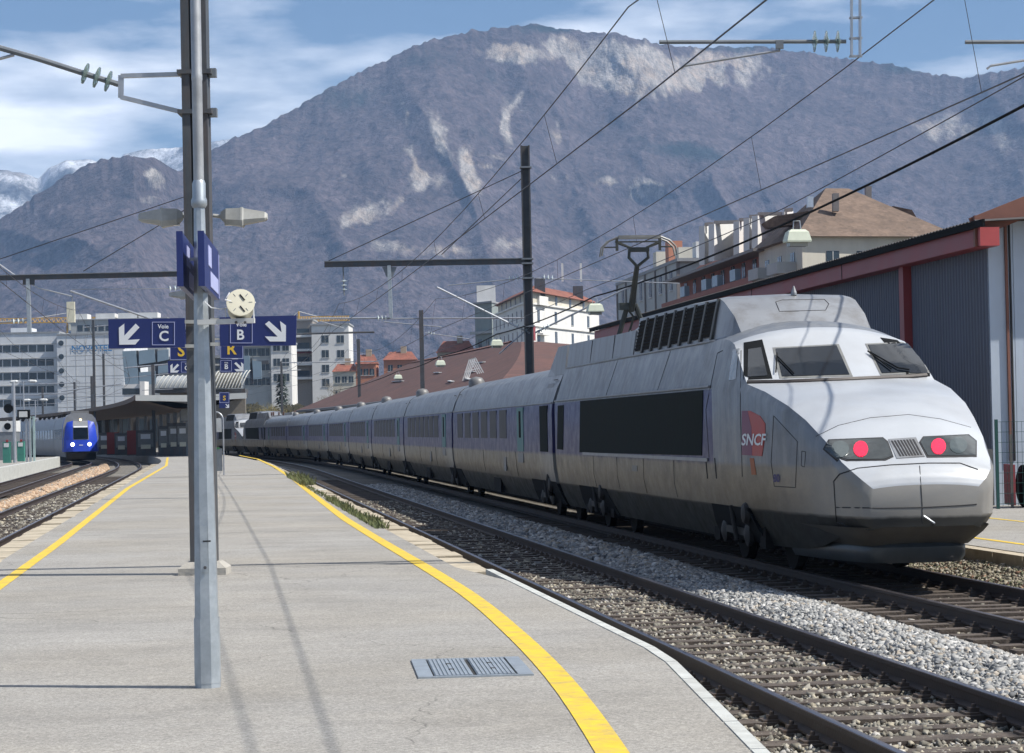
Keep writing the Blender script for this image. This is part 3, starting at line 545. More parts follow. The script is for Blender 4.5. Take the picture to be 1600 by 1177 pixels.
# ------------------------------------------------------------------ high-speed train
def train_paint(name, metal=.2):
    """silver over blue window band over dusty beige over dark skirt, in the car's own height"""
    mt = bpy.data.materials.new(name); mt.use_nodes = True; N = mt.node_tree.nodes; L = mt.node_tree.links; b = N['Principled BSDF']; tc = N.new('ShaderNodeTexCoord')
    sp = N.new('ShaderNodeSeparateXYZ'); L.new(tc.outputs['Object'], sp.inputs[0])
    def noise(sc, det=6, r=.65, mapping=None):
        n = N.new('ShaderNodeTexNoise'); n.inputs['Scale'].default_value = sc; n.inputs['Detail'].default_value = det; n.inputs['Roughness'].default_value = r; v = tc.outputs['Object']
        if mapping: mp = N.new('ShaderNodeMapping'); mp.inputs['Scale'].default_value = mapping; L.new(v, mp.inputs[0]); v = mp.outputs[0]
        L.new(v, n.inputs['Vector']); return n.outputs[0]
    def rng(s, a, c, lo, hi):
        r = N.new('ShaderNodeMapRange'); L.new(s, r.inputs[0]); r.inputs[1].default_value = a; r.inputs[2].default_value = c; r.inputs[3].default_value = lo; r.inputs[4].default_value = hi; return r.outputs[0]
    def math_(op, a, c):
        x = N.new('ShaderNodeMath'); x.operation = op
        L.new(a, x.inputs[0]) if not isinstance(a, float) else None
        if isinstance(c, float): x.inputs[1].default_value = c
        else: L.new(c, x.inputs[1])
        return x.outputs[0]
    def mix(f, A, B):
        x = N.new('ShaderNodeMix'); x.data_type = 'RGBA'; L.new(f, x.inputs['Factor'])
        for k, s in (('A', A), ('B', B)):
            if isinstance(s, tuple): x.inputs[k].default_value = (*s, 1)
            else: L.new(s, x.inputs[k])
        return x.outputs['Result']
    z = sp.outputs['Z']; y = sp.outputs['Y']
    st = noise(2.2, 8, .7, (1.5, 2.6, .22))                       # rain streaks
    silver = mix(rng(st, .45, .7, 0, .8), (.185, .20, .222), (.30, .305, .305))
    silver = mix(rng(noise(1.1, 7, .7), .48, .75, 0, .7), silver, (.115, .108, .098))
    blue = mix(rng(st, .4, .7, 0, .5), (.030, .032, .115), (.075, .068, .16))
    blue = mix(rng(noise(1.6, 5, .7), .52, .7, 0, .4), blue, (.12, .11, .20))
    beige = mix(rng(noise(1.0, 8, .72, (1, 1, 2.5)), .4, .68, 0, .8), (.215, .185, .14), (.11, .092, .072))
    skirt = mix(rng(noise(1.3, 7, .7), .45, .7, 0, .8), (.022, .024, .018), (.045, .038, .028))
    wob = rng(noise(3.0, 4, .6), 0, 1, -.03, .03); zz = math_('ADD', z, wob)
    def lim(z0, w=.006): return rng(z, z0 - w, z0 + w, 0, 1)
    zin = rng(y, 5.85, 5.87, 0, 1)                                # no window band on the nose
    c = mix(rng(zz, .80, .84, 0, 1), skirt, beige)
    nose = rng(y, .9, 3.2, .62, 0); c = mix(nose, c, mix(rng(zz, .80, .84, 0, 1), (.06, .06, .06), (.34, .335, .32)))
    bb = mix(lim(2.50), blue, silver); c2 = mix(zin, silver, bb)
    c = mix(rng(zz, 1.40, 1.47, 0, 1), c, c2)
    L.new(c, b.inputs['Base Color']); b.inputs['Metallic'].default_value = metal; b.inputs['Specular IOR Level'].default_value = .35
    L.new(rng(noise(3, 6, .7), .3, .7, .30, .52), b.inputs['Roughness'])
    bp = N.new('ShaderNodeBump'); bp.inputs['Strength'].default_value = .12; bp.inputs['Distance'].default_value = .05; L.new(noise(1.4, 3, .5), bp.inputs['Height']); L.new(bp.outputs[0], b.inputs['Normal'])
    return mt
paint = train_paint('train_paint')
silverm = mat('silver_paint', (.27, .28, .295), .42, .25, .15, 1.6, dirt=(.16, .15, .14), dirt_amt=.8, streak=True)
dullm = mat('dull_silver', (.20, .20, .20), .5, .25, .2, 2, dirt=(.12, .11, .10), dirt_amt=.6)
seamm = mat('seam_black', (.02, .02, .022), .7)
trimm = mat('window_trim', (.20, .20, .19), .5, .2, .2, 6)
tealm = mat('teal_door', (.03, .17, .17), .5, 0, .2, 3, dirt=(.06, .10, .12), dirt_amt=.5)
underm = mat('underframe', (.011, .010, .010), .85, 0, .4, 4, spec=.15)
redglow = mat('tail_red', (.5, .01, .05), .4, 0, .05, 3, emit=(1.0, .008, .05), estr=.85)
_n = redglow.node_tree; _v = _n.nodes.new('ShaderNodeTexVoronoi'); _v.inputs['Scale'].default_value = 55; _t = _n.nodes.new('ShaderNodeTexCoord'); _n.links.new(_t.outputs['Object'], _v.inputs['Vector']); _r = _n.nodes.new('ShaderNodeMapRange'); _n.links.new(_v.outputs['Distance'], _r.inputs[0]); _r.inputs[1].default_value = .15; _r.inputs[2].default_value = .5; _r.inputs[3].default_value = 1.7; _r.inputs[4].default_value = .35; _n.links.new(_r.outputs[0], _n.nodes['Principled BSDF'].inputs['Emission Strength'])
lampclear = mat('lamp_lens', (.10, .12, .12), .12, .3, .2, 8)

def half_section(zc, wc, zcr, ws, wl, zb, zB, zC):
    top = [(wc * t, zc - (zc - zcr) * t ** 2.4) for t in (0, .2, .4, .58, .74, .87, .95, 1)]
    side = [(ws, zB), ((ws + wl) / 2 * 1.0 + (ws - wl) * .4, (zB + zC) / 2), (ws * .998, zC), (ws * .985, (zC + .85) / 2 if zC > .9 else zC - .05), (wl, min(.84, zC - .08)), (wl * .93, (min(.84, zC - .08) + zb) / 2), (wl * .84, zb)]
    side[1] = (ws, (zB + zC) / 2)
    return top + side
def ring(y, hs): return [(-x, y, z) for x, z in hs[::-1]] + [(x, y, z) for x, z in hs[1:]]
# power car, nose at local y = 0
NOSE = [ # y, zc, wc, zcr, ws, wl, zb
 (0.00, 1.21, .66, 1.17, .70, .69, .70), (0.05, 1.32, .77, 1.27, .81, .79, .67), (0.16, 1.45, .87, 1.38, .90, .88, .66), (0.40, 1.64, .94, 1.50, .98, .95, .66),
 (0.65, 1.81, .97, 1.64, 1.01, .97, .62), (0.90, 1.96, 1.02, 1.77, 1.06, 1.01, .55), (1.5, 2.19, 1.10, 2.02, 1.145, 1.08, .42), (2.1, 2.35, 1.18, 2.21, 1.225, 1.15, .36), (3.0, 2.51, 1.27, 2.41, 1.315, 1.24, .34), (3.86, 2.60, 1.33, 2.535, 1.375, 1.30, .34)]
CAB = [(3.90, 2.60, 1.32, 2.545, 1.378, 1.30, .34), (4.22, 2.82, 1.305, 2.74, 1.385, 1.31, .34), (4.75, 3.14, 1.26, 3.01, 1.39, 1.32, .34), (5.02, 3.30, 1.235, 3.12, 1.395, 1.32, .34), (5.45, 3.44, 1.21, 3.19, 1.40, 1.33, .34), (6.1, 3.49, 1.19, 3.23, 1.405, 1.335, .34), (7.4, 3.50, 1.15, 3.24, 1.405, 1.335, .34)]
def sec(t):
    y, zc, wc, zcr, ws, wl, zb = t
    zB = min(2.47, zcr - .10) if zcr > 1.9 else zcr - .06 * zcr
    zC = min(1.44, zB - .10)
    return ring(y, half_section(zc, wc, zcr, ws, wl, zb, zB, zC))
PL = 22.1
def lerp_tab(tab, n):
    out = []
    for a, b_ in zip(tab, tab[1:]):
        for i in range(n): out.append(tuple(p + (q - p) * i / n for p, q in zip(a, b_)))
    return out + [tab[-1]]
rings = [sec(t) for t in lerp_tab(NOSE, 3)] + [sec(t) for t in lerp_tab(CAB, 3)] + [sec((y,) + CAB[-1][1:]) for y in (10, 14, 18, PL)]
ny = 29.55; npos = T2(ny, 0)
def car_matrix(s_front, length, flip=False):
    ysn, s = arc_table(T2, ny, 460); ya, yb = np.interp([s_front, s_front + length], s, ysn); a, b_ = T2(ya, 0), T2(yb, 0)
    d = (b_ - a).normalized(); rz = math.atan2(d.y, d.x) - math.pi / 2
    if flip: return Matrix.Translation(b_) @ Matrix.Rotation(rz + math.pi, 4, 'Z')
    return Matrix.Translation(a) @ Matrix.Rotation(rz, 4, 'Z')
TR0 = car_matrix(0, PL)
train = empty('high_speed_train', TR0.translation, TR0.to_euler().z, 'long silver and blue high-speed train with red tail lights', 'train')
TINV = TR0.inverted()
def place_car(o, s_front, length, flip=False): o.parent = train; o.matrix_basis = TINV @ car_matrix(s_front, length, flip)
body = MB().loft(rings, False, False)
body.f.append(tuple(range(len(rings[0]) - 1, -1, -1))); k = (len(rings) - 1) * len(rings[0]); body.f.append(tuple(k + j for j in range(len(rings[0]))))
pcar = body.build('power_car', paint, train, 34)
NP = len(rings[0]); hoodm = mat('sunlit_nose_paint', (.50, .52, .54), .36, .25, .08, 1.2, dirt=(.36, .34, .31), dirt_amt=.35, spec=.5)  # sunlight put into the colour: same silver as the darkened flanks, made lighter
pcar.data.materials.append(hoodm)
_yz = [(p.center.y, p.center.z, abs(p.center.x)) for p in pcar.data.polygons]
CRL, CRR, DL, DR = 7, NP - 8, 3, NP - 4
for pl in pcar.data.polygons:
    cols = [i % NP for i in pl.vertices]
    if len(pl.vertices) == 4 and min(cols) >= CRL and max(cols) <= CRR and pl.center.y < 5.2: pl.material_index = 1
for ed in pcar.data.edges:
    a_, b_ = ed.vertices
    if a_ % NP == b_ % NP and (a_ % NP in (CRL, CRR) and min(pcar.data.vertices[a_].co.y, pcar.data.vertices[b_].co.y) < 6.5 or a_ % NP in (2, NP - 3) or (a_ % NP in (4, NP - 5) and pcar.data.vertices[a_].co.y < 2)): ed.use_edge_sharp = True
pcar['label'] = 'power car with sloping silver nose and wide dark side panel'
bvh = BVHTree.FromPolygons([v.co.copy() for v in pcar.data.vertices], [tuple(p.vertices) for p in pcar.data.polygons])
WINV = TINV; ROT = TR0.to_3x3()
def hit(px, py, tree=None):
    o_ = WINV @ CAM; d = (WINV.to_3x3() @ ray(px, py)).normalized(); h = (tree or bvh).ray_cast(o_, d)
    return (h[0], h[1]) if h[0] is not None else (None, None)
def mirror(mb): return MB().add([(-x, y, z) for x, y, z in mb.v], [tuple(reversed(f)) for f in mb.f])
def patch(poly, off=.006, n=8, skirt=.03, tree=None):
    """solid panel laid on the body: outline given in photo pixels, each point dropped on the body's own surface"""
    out = []
    for i, p in enumerate(poly):                                # densify
        q = poly[(i + 1) % len(poly)]
        out += [(p[0] + (q[0] - p[0]) * t / n, p[1] + (q[1] - p[1]) * t / n) for t in range(n)]
    cx = sum(p[0] for p in out) / len(out); cy = sum(p[1] for p in out) / len(out); K = 6; mb = MB(); v = []; m = len(out)
    for k in range(1, K + 1):
        for p in out:
            h, nn = hit(cx + (p[0] - cx) * k / K, cy + (p[1] - cy) * k / K, tree)
            sc = 1.0
            while h is None and sc > .3: sc -= .03; h, nn = hit(cx + (p[0] - cx) * k / K * sc, cy + (p[1] - cy) * k / K * sc, tree)
            v.append(h + nn * off)
    hc, nc = hit(cx, cy, tree); v.append(hc + nc * off); f = []
    for k in range(K - 1):
        for j in range(m): f.append((k * m + j, k * m + (j + 1) % m, (k + 1) * m + (j + 1) % m, (k + 1) * m + j))
    for j in range(m): f.append((K * m, j, (j + 1) % m))
    b0 = (K - 1) * m; base = len(v); v += [v[b0 + j] - nc * (off + skirt) for j in range(m)]
    for j in range(m): f.append((b0 + j, b0 + (j + 1) % m, base + (j + 1) % m, base + j))
    return mb.add(v, f)
def seam(pix, r=.007, n=6, closed=False, off=.0):
    pts = []; pl = list(pix) + ([pix[0]] if closed else [])
    for a, b_ in zip(pl, pl[1:]):
        for t in range(n):
            h, nn = hit(a[0] + (b_[0] - a[0]) * t / n, a[1] + (b_[1] - a[1]) * t / n)
            if h is not None: pts.append(h + nn * off)
    h, nn = hit(*pl[-1]);
    if h is not None: pts.append(h + nn * off)
    return MB().tube(pts, r, 5)
def text_on(txt, c, size, shear=0.0, off=.012, sx=1.0):
    vs, fs = text_mesh(txt, size); out = []
    for v in vs:
        h, nn = hit(c[0] + (v.x * sx + shear * v.y), c[1] - v.y)
        if h is None: h, nn = hit(*c)
        out.append(h + nn * off)
    return MB().add(out, fs)

# windscreens, frames, wipers
for quad in ([(1212, 546), (1307, 541), (1327, 586), (1222, 589)], [(1356, 540), (1427, 537), (1449, 581), (1378, 584)]):
    c = (sum(p[0] for p in quad) / 4, sum(p[1] for p in quad) / 4)
    fr = patch([(c[0] + (p[0] - c[0]) * 1.09, c[1] + (p[1] - c[1]) * 1.12) for p in quad], .006).build('windscreen_frame', trimm, pcar)
    patch(quad, .014).build('windscreen', darkglass, pcar)
for pts in ([(1212, 585), (1214, 555)], [(1214, 560), (1240, 587)], [(1392, 580), (1355, 552)], [(1358, 553), (1402, 578)], [(1402, 578), (1420, 581)]):
    seam(pts, .011, 4, off=.035).build('wiper', black, pcar)
seam([(1168, 599), (1230, 598), (1330, 594), (1420, 590), (1466, 586)], .034, 5, off=.010).build('windscreen_ledge', mat('ledge_dark', (.06, .05, .045), .6), pcar, 40)
# cab side glazing, built on both flanks
def both(mb, name, m_, smooth=None):
    a = mb.build(name, m_, pcar, smooth); b_ = mirror(mb).build(name, m_, pcar, smooth); return a, b_
both(patch([(1162, 536), (1191, 531), (1207, 592), (1162, 594)], .006, 6), 'cab_pillar', black)
both(patch([(1169, 547), (1189, 544), (1199, 588), (1168, 590)], .014, 6), 'cab_side_window', darkglass)
both(patch([(1146, 547), (1155, 545), (1150, 593), (1139, 595)], .008, 6), 'cab_door_window', mat('door_glass', (.16, .17, .18), .15, 0, .5, 3))
both(seam([(1108, 714), (1103, 640), (1121, 552), (1129, 548)], .007, 8), 'door_seam', seamm); both(seam([(1158, 548), (1157, 640), (1160, 745)], .007, 8), 'door_seam', seamm)
both(seam([(1103, 716), (1106, 748)], .012, 4), 'door_handrail', seamm); both(seam([(1117, 716), (1120, 748)], .012, 4), 'door_handrail', seamm)
# nose hatch
both(seam([(1209, 650), (1246, 690), (1243, 762), (1210, 760), (1205, 722)], .006, 6, True), 'hatch_seam', seamm)
both(seam([(1253, 705), (1259, 706), (1257, 730), (1252, 728)], .005, 3, True), 'grab_handle', seamm)
# crease line, bonnet seam
seam([(1275, 682), (1310, 665), (1360, 653), (1420, 648), (1470, 655), (1517, 668)], .005, 6).build('bonnet_seam', seamm, pcar)
# coupler cover seams
seam([(1312, 741), (1340, 732), (1390, 727), (1450, 724), (1500, 724), (1528, 734)], .009, 6).build('coupler_cover_seam', seamm, pcar)
seam([(1312, 741), (1303, 752), (1307, 815), (1330, 826), (1400, 829)], .010, 6).build('coupler_cover_seam', seamm, pcar)
seam([(1437, 728), (1441, 790), (1441, 824)], .006, 6).build('coupler_cover_seam', seamm, pcar)
seam([(1307, 793), (1370, 794), (1441, 793), (1500, 790), (1526, 788)], .008, 6).build('coupler_cover_seam', seamm, pcar)
seam([(1441, 806), (1466, 823)], .014, 3, off=.05).build('coupler_lever', tubesteel, pcar)
# headlights
for poly, lamp, lens in (([(1289, 702), (1297, 689), (1378, 686), (1386, 692), (1394, 713), (1382, 718), (1310, 719)], (1345, 703), (1313, 703)), ([(1438, 692), (1444, 684), (1512, 681), (1524, 690), (1524, 712), (1450, 713)], (1466, 699), (1497, 697))):
    c = (sum(p[0] for p in poly) / len(poly), sum(p[1] for p in poly) / len(poly))
    hl_ = patch([(c[0] + (p[0] - c[0]) * 1.05, c[1] + (p[1] - c[1]) * 1.14) for p in poly], .005, 5).build('headlight_rim', seamm, pcar)
    patch(poly, .011, 5).build('headlight', mat('headlight_glass', (.055, .062, .062), .08, 0, .4, 5), pcar)
    patch([(lamp[0] + 12.5 * math.cos(a) * .92, lamp[1] + 12.5 * math.sin(a)) for a in np.linspace(0, 6.283, 15)[:-1]], .018, 2).build('tail_lamp', redglow, pcar)
    patch([(lens[0] + 14 * math.cos(a), lens[1] + 13 * math.sin(a)) for a in np.linspace(0, 6.283, 15)[:-1]], .016, 2).build('white_lamp', lampclear, pcar)
# nose grille
gr = patch([(1388, 687), (1431, 684), (1445, 714), (1401, 717)], .008, 4).build('nose_grille', silverm, pcar)
for i in range(8):
    t = (i + .5) / 8; a = (1391 + 38 * t, 690 - 2.5 * t); b_ = (1405 + 37 * t, 714 - 2.5 * t)
    patch([(a[0] - 1.3, a[1]), (a[0] + 1.3, a[1]), (b_[0] + 1.3, b_[1]), (b_[0] - 1.3, b_[1])], .013, 3).build('grille_slot', seamm, pcar)
# dark side panel with blue border
dk = mat('side_panel_dark', (.008, .013, .012), .85, 0, .5, 2, bump=.2, bscale=8, spec=.15)
both(patch([(907, 627), (1099, 610), (1097, 712), (906, 707)], .010, 24), 'side_panel', dk)
both(patch([(872, 634), (881, 633), (880, 703), (871, 702)], .010, 8), 'side_window', dk)
# logo on the nose flank
logo_red = mat('logo_red', (.42, .035, .03), .45, 0, .15, 3); logo_plum = mat('logo_plum', (.16, .02, .08), .45, 0, .15, 3)
lp_ = [(1160, 642), (1172, 642), (1188, 650), (1196, 662), (1196, 680), (1191, 713), (1160, 711)]
for mb_, s in ((patch(lp_, .007, 5), 1),):
    a, b_ = both(mb_, 'logo_plate', logo_red)
both(patch([(1160, 642), (1169, 642), (1175, 668), (1176, 712), (1160, 711)], .009, 4), 'logo_shade', logo_plum)
text_on('SNCF', (1179, 688), 25, .12, .014, .62).build('logo_lettering', signwhite, pcar)
text_on('80', (1214, 748), 17, 0, .008, .62).build('fleet_number', mat('number_violet', (.10, .08, .2), .6), pcar)
patch([(1172, 716), (1178, 716), (1182, 742), (1175, 742)], .006, 3).build('orange_mark', mat('orange_mark', (.40, .12, .04), .6), pcar)
for yj in (8.9, 11.6, 14.3, 17.0):
    for s_ in (-1, 1): MB().tube([(s_ * 1.407, yj, 1.44), (s_ * 1.402, yj, 1.1), (s_ * 1.352, yj, .86)], .004, 4).build('panel_seam', seamm, pcar)
for s_ in (-1, 1):
    MB().tube([(s_ * 1.412, 6.0, 2.545), (s_ * 1.412, PL - .1, 2.545)], .018, 5).build('gutter_strip', silverm, pcar); MB().tube([(s_ * 1.165, 6.6, 3.235), (s_ * 1.155, PL - .1, 3.235)], .020, 5).build('roof_gutter', silverm, pcar)
    MB().bar((s_ * 1.418, 6.2, 1.475), (s_ * 1.418, 18.2, 1.475), .02, .05).build('panel_trim', silverm, pcar)
    for yj in (10.2, 15.4): MB().tube([(s_ * 1.40, yj, 2.55), (s_ * 1.165, yj, 3.20)], .004, 4).build('panel_seam', seamm, pcar)
# spoiler and chin under the nose
def plan(pts, z, kx=1.0, dy=0.0): return [(-x * kx, y + dy, z) for x, y in pts[::-1]] + [(x * kx, y + dy, z) for x, y in pts[1:]]
SPP = [(0, .26), (.22, .265), (.40, .29), (.54, .36), (.63, .50), (.70, .75), (.80, 1.2), (.92, 1.9), (1.0, 2.8)]
sp_ = MB(); rr = [plan(SPP, .50, .97, .06), plan(SPP, .44, 1.0, 0), plan(SPP, .32, 1.0, .01), plan(SPP, .245, .95, .06)]
sp_.loft(rr); nn_ = len(rr[0]); sp_.f += [tuple(range(nn_)), tuple(3 * nn_ + i for i in range(nn_))]
sp_.build('spoiler', mat('spoiler_grey', (.05, .058, .062), .4, .2, .3, 3), pcar, 40)
CHP = [(0, .005), (.45, .01), (.70, .04), (.84, .14), (.93, .42), (1.0, .9), (1.08, 1.6), (1.14, 2.3)]
ch = MB(); rr = [plan(CHP, .70, .98, .01), plan(CHP, .62, .93, .10), plan(CHP, .46, .78, .34)]; ch.loft(rr); ch.build('chin', mat('chin_grey', (.09, .085, .075), .5, .15, .3, 3), pcar, 40)
# roof fairing with cooling louvres
fa = MB(); rg_ = []
for y, zt, wt, wb_ in ((5.75, 3.44, .9, 1.10), (6.15, 3.60, .98, 1.12), (6.75, 3.84, 1.0, 1.13), (7.05, 3.90, 1.0, 1.13), (9.5, 3.93, 1.0, 1.13), (13.9, 3.93, 1.0, 1.13)):
    if y < 6: rg_.append([(-1.12, y, 3.16), (-.95, y, 3.26), (-.8, y, 3.33), (0, y, 3.43), (.8, y, 3.33), (.95, y, 3.26), (1.12, y, 3.16)]); continue
    rg_.append([(-wb_, y, 3.20), (-wt, y, zt - .03), (-wt + .12, y, zt), (0, y, zt + .03), (wt - .12, y, zt), (wt, y, zt - .03), (wb_, y, 3.20)])
fa.loft(rg_); fa.f.append(tuple(len(fa.v) - 7 + i for i in range(7))); fair = fa.build('roof_fairing', silverm, pcar, 25)
tree2 = BVHTree.FromPolygons([v.co.copy() for v in fair.data.vertices], [tuple(p.vertices) for p in fair.data.polygons])
try:
    ptree = bvh; bvh = tree2
    seam([(1212, 472), (1222, 469), (1288, 468), (1295, 475), (1290, 485), (1218, 487)], .007, 5, True).build('hatch_seam', seamm, pcar)
finally: bvh = ptree
MB().lathe((.1, 6.9, 3.9), (0, 0, 1), [(0, .05), (.04, .045), (.14, .01)], 8).build('roof_antenna', silverm, pcar)
lou_f = mat('louvre_frame', (.075, .075, .07), .6, .1, .3, 4)
for i in range(8):
    y0 = 7.05 + i * .85; y1 = y0 + .80; b_ = MB()
    def pt(y, t, o=0): return (-1.13 - o + (.13) * t, y, 3.27 + .60 * t)
    b_.add([pt(y0 + .06, .06, .012), pt(y1 - .06, .06, .012), pt(y1 - .06, .96, .012), pt(y0 + .06, .96, .012)], [(0, 1, 2, 3)])
    ob = b_.build('louvre_panel', black, pcar); mirror(b_).build('louvre_panel', black, pcar)
    s_ = MB()
    for j in range(9):
        t = .1 + j * .096; p = pt(y0 + .06, t, .014); q = pt(y1 - .06, t, .014); p2 = pt(y0 + .06, t + .04, .03); q2 = pt(y1 - .06, t + .04, .03); s_.add([p, q, q2, p2], [(0, 1, 2, 3)])
    fr_ = MB()
    for yy_ in (y0 - .03,): fr_.bar(pt(yy_ + .05, -.02, .012), pt(yy_ + .05, 1.0, .012), .13, .035)
    for o_ in both(s_, 'louvre_slats', underm): o_['kind'] = 'stuff'
    for k_ in (fr_,): both(k_, 'louvre_frame', lou_f)
# lower roof hump and side boards behind the louvres
hp = MB(); hp.loft([[(-w_, y, 3.5), (-w_ * .8, y, zt - .05), (0, y, zt), (w_ * .8, y, zt - .05), (w_, y, 3.5)] for y, w_, zt in ((13.9, 1.0, 3.93), (14.8, .98, 3.90), (16.0, .95, 3.80), (17.2, .9, 3.62), (17.4, .88, 3.5))]); hp.build('roof_hump', silverm, pcar, 30)
for s in (-1, 1):
    MB().loft([[(s * 1.135, y, 3.22), (s * 1.06, y, zt), (s * .98, y, zt - .02), (s * 1.0, y, 3.22)] for y, zt in ((13.98, 3.70), (16, 3.70), (18, 3.72), (PL - .05, 3.74))], True, True).build('roof_side_board', silverm, pcar)
    for y in (16.2, 18.9): MB().bar((s * 1.13, y, 3.25), (s * 1.07, y, 3.70), .012, .012).build('board_seam', seamm, pcar)
# bogies
def wheelset(b_, y, r=.46):
    for s in (-1, 1): b_.lathe((s * .66, y, r), (s, 0, 0), [(0, r + .02), (.03, r + .02), (.03, r), (.13, r), (.13, r * .75), (.10, r * .3), (.16, .12)], 20)
def bogie(parent, y, l=3.0, name='bogie'):
    b_ = MB(); wheelset(b_, y - l / 2); wheelset(b_, y + l / 2)
    for s in (-1, 1):
        b_.box((s * 1.02, y, .55), (.14, l + .9, .22)); b_.box((s * 1.06, y, .80), (.22, .5, .34))
        for q in (-1, 1):
            b_.box((s * 1.08, y + q * l / 2, .46), (.22, .34, .34)); b_.lathe((s * 1.08, y + q * (l / 2 - .45), .5), (0, 0, 1), [(0, .09), (.32, .09)], 10)
        b_.tube([(s * 1.16, y - .9, .9), (s * 1.16, y + .9, .72)], .05, 8); b_.tube([(s * 1.12, y + q * .1, .3), (s * 1.12, y, .95)], .03, 6)
    b_.box((0, y, .62), (1.9, .6, .3)); return b_.build(name, underm, parent, 40)
# bogie openings: dark recess panels that follow the skirt
def opening(parent, y0, y1, s, wl=1.335, slant=.35):
    pr = [(wl + .006, .835), (wl * .93 + .012, .585), (wl * .84 + .016, .345)]
    b_ = MB(); v = []
    for i, (x, z) in enumerate(pr): k_ = slant * (1 - i / 2); v += [(s * x, y0 - slant + k_, z), (s * x, y1 + slant - k_, z)]
    v += [(s * (wl * .78), y0 - slant, .345), (s * (wl * .78), y1 + slant, .345), (s * (wl - .05), y0, .835), (s * (wl - .05), y1, .835)]
    b_.add(v, [(0, 1, 3, 2), (2, 3, 5, 4), (4, 5, 7, 6), (0, 1, 9, 8), (0, 2, 4, 6, 8), (1, 3, 5, 7, 9)]); b_.build('bogie_opening', black, parent)
gearm = mat('axle_gear', (.022, .021, .020), .6, .2, .3, 6, spec=.3)
def gear(parent, yc, s, w_=1.26):
    b_ = MB()
    for q in (-.75, .75): b_.lathe((s * (w_ - .06), yc + q, .46), (s, 0, 0), [(0, .17), (.05, .17), (.09, .06)], 14); b_.box((s * (w_ - .04), yc + q, .46), (.06, .3, .2))
    b_.tube([(s * (w_ + .03), yc - .25, .36), (s * (w_ + .07), yc - .12, .84)], .035, 8); b_.lathe((s * (w_ + .04), yc - 1.0, .76), (s, 0, 0), [(0, .17), (.06, .13), (.08, .03)], 12); b_.bar((s * (w_ - .02), yc - .9, .48), (s * (w_ - .02), yc + .9, .50), .04, .10)
    b_.build('axle_gear', gearm, parent, 40)
for y0, y1 in ((3.95, 6.35), (16.0, 19.3)):
    for s in (-1, 1): opening(pcar, y0, y1, s); gear(pcar, (y0 + y1) / 2, s)
bogie(pcar, 5.2); bogie(pcar, 17.7)
# pantograph
pg = MB(); PY_ = 20.3
pg.tube([(-.35, PY_ + .25, 3.55), (-.10, PY_ + .1, 4.55)], .055, 8); pg.tube([(.45, PY_ + .25, 3.55), (.06, PY_ + .1, 4.6)], .055, 8)
pg.tube([(-.02, PY_ + .1, 4.45), (.02, PY_ - .5, 5.45)], .075, 8, .05); pg.tube([(-.15, PY_ + .15, 4.6), (.05, PY_ + .2, 4.3), (-.05, PY_ + .5, 3.8)], .025, 6); pg.box((-.12, PY_ + .12, 4.55), (.3, .2, .16))
for s in (-1, 1):
    pg.tube([(.02, PY_ - .5, 5.42), (s * .20 + .05, PY_ - .52, 5.62), (s * .18 + .05, PY_ - .52, 5.85), (s * .42 + .05, PY_ - .52, 5.96)], .035, 7)
    pg.bar((s * .44 + .05, PY_ - .52, 5.78), (s * .44 + .05, PY_ - .52, 6.06), .05, .06); pg.bar((s * .44 + .05, PY_ - .52, 5.86), (s * .70 + .05, PY_ - .5, 5.86), .04, .03)
pg.box((.05, PY_ - .52, 5.80), (.42, .14, .10)); pg.box((.05, PY_ - .52, 5.98), (.95, .05, .03)); pg.v = [(x, y, z - .27 * max(0, (z - 3.55) / 2.5)) for x, y, z in pg.v]; pg.build('pantograph_arm', mat('panto_grey', (.05, .055, .05), .5, .3, .3, 6), pcar, 40)
ph = MB()
for q in (-.17, .17): ph.bar((-.50 + .05, PY_ - .52 + q, 6.10), (.50 + .05, PY_ - .52 + q, 6.10), .06, .05)
for s in (-1, 1):
    for q in (-.17, .17): ph.tube([(s * .48 + .05, PY_ - .52 + q, 6.10), (s * .72 + .05, PY_ - .52 + q * .9, 6.02), (s * .86 + .05, PY_ - .52 + q * .8, 5.90), (s * .90 + .05, PY_ - .52 + q * .8, 5.72)], .022, 6)
ph.v = [((x - .05) * .86 + .05, y, z - .29) for x, y, z in ph.v]; ph.build('pantograph_head', trimm, pcar, 40)
rb = MB()
for y, x in ((18.2, -.4), (18.8, .3), (20.9, -.5), (21.3, .4)): rb.lathe((x, y, 3.45), (0, 0, 1), [(0, .10)] + [(.04 + .05 * i, .05 + .05 * (i % 2)) for i in range(7)], 10)
rb.tube([(-.4, 18.2, 3.85), (-.2, 19.5, 3.9), (0, PY_ + .2, 3.8)], .02, 5); rb.build('roof_insulator', mat('brown_porcelain', (.10, .045, .03), .3), pcar, 40)
both(patch([(988, 727), (996, 728), (996, 737), (988, 736)], .006, 3), 'socket_box', trimm)

trimd = mat('window_rubber', (.03, .03, .035), .6)
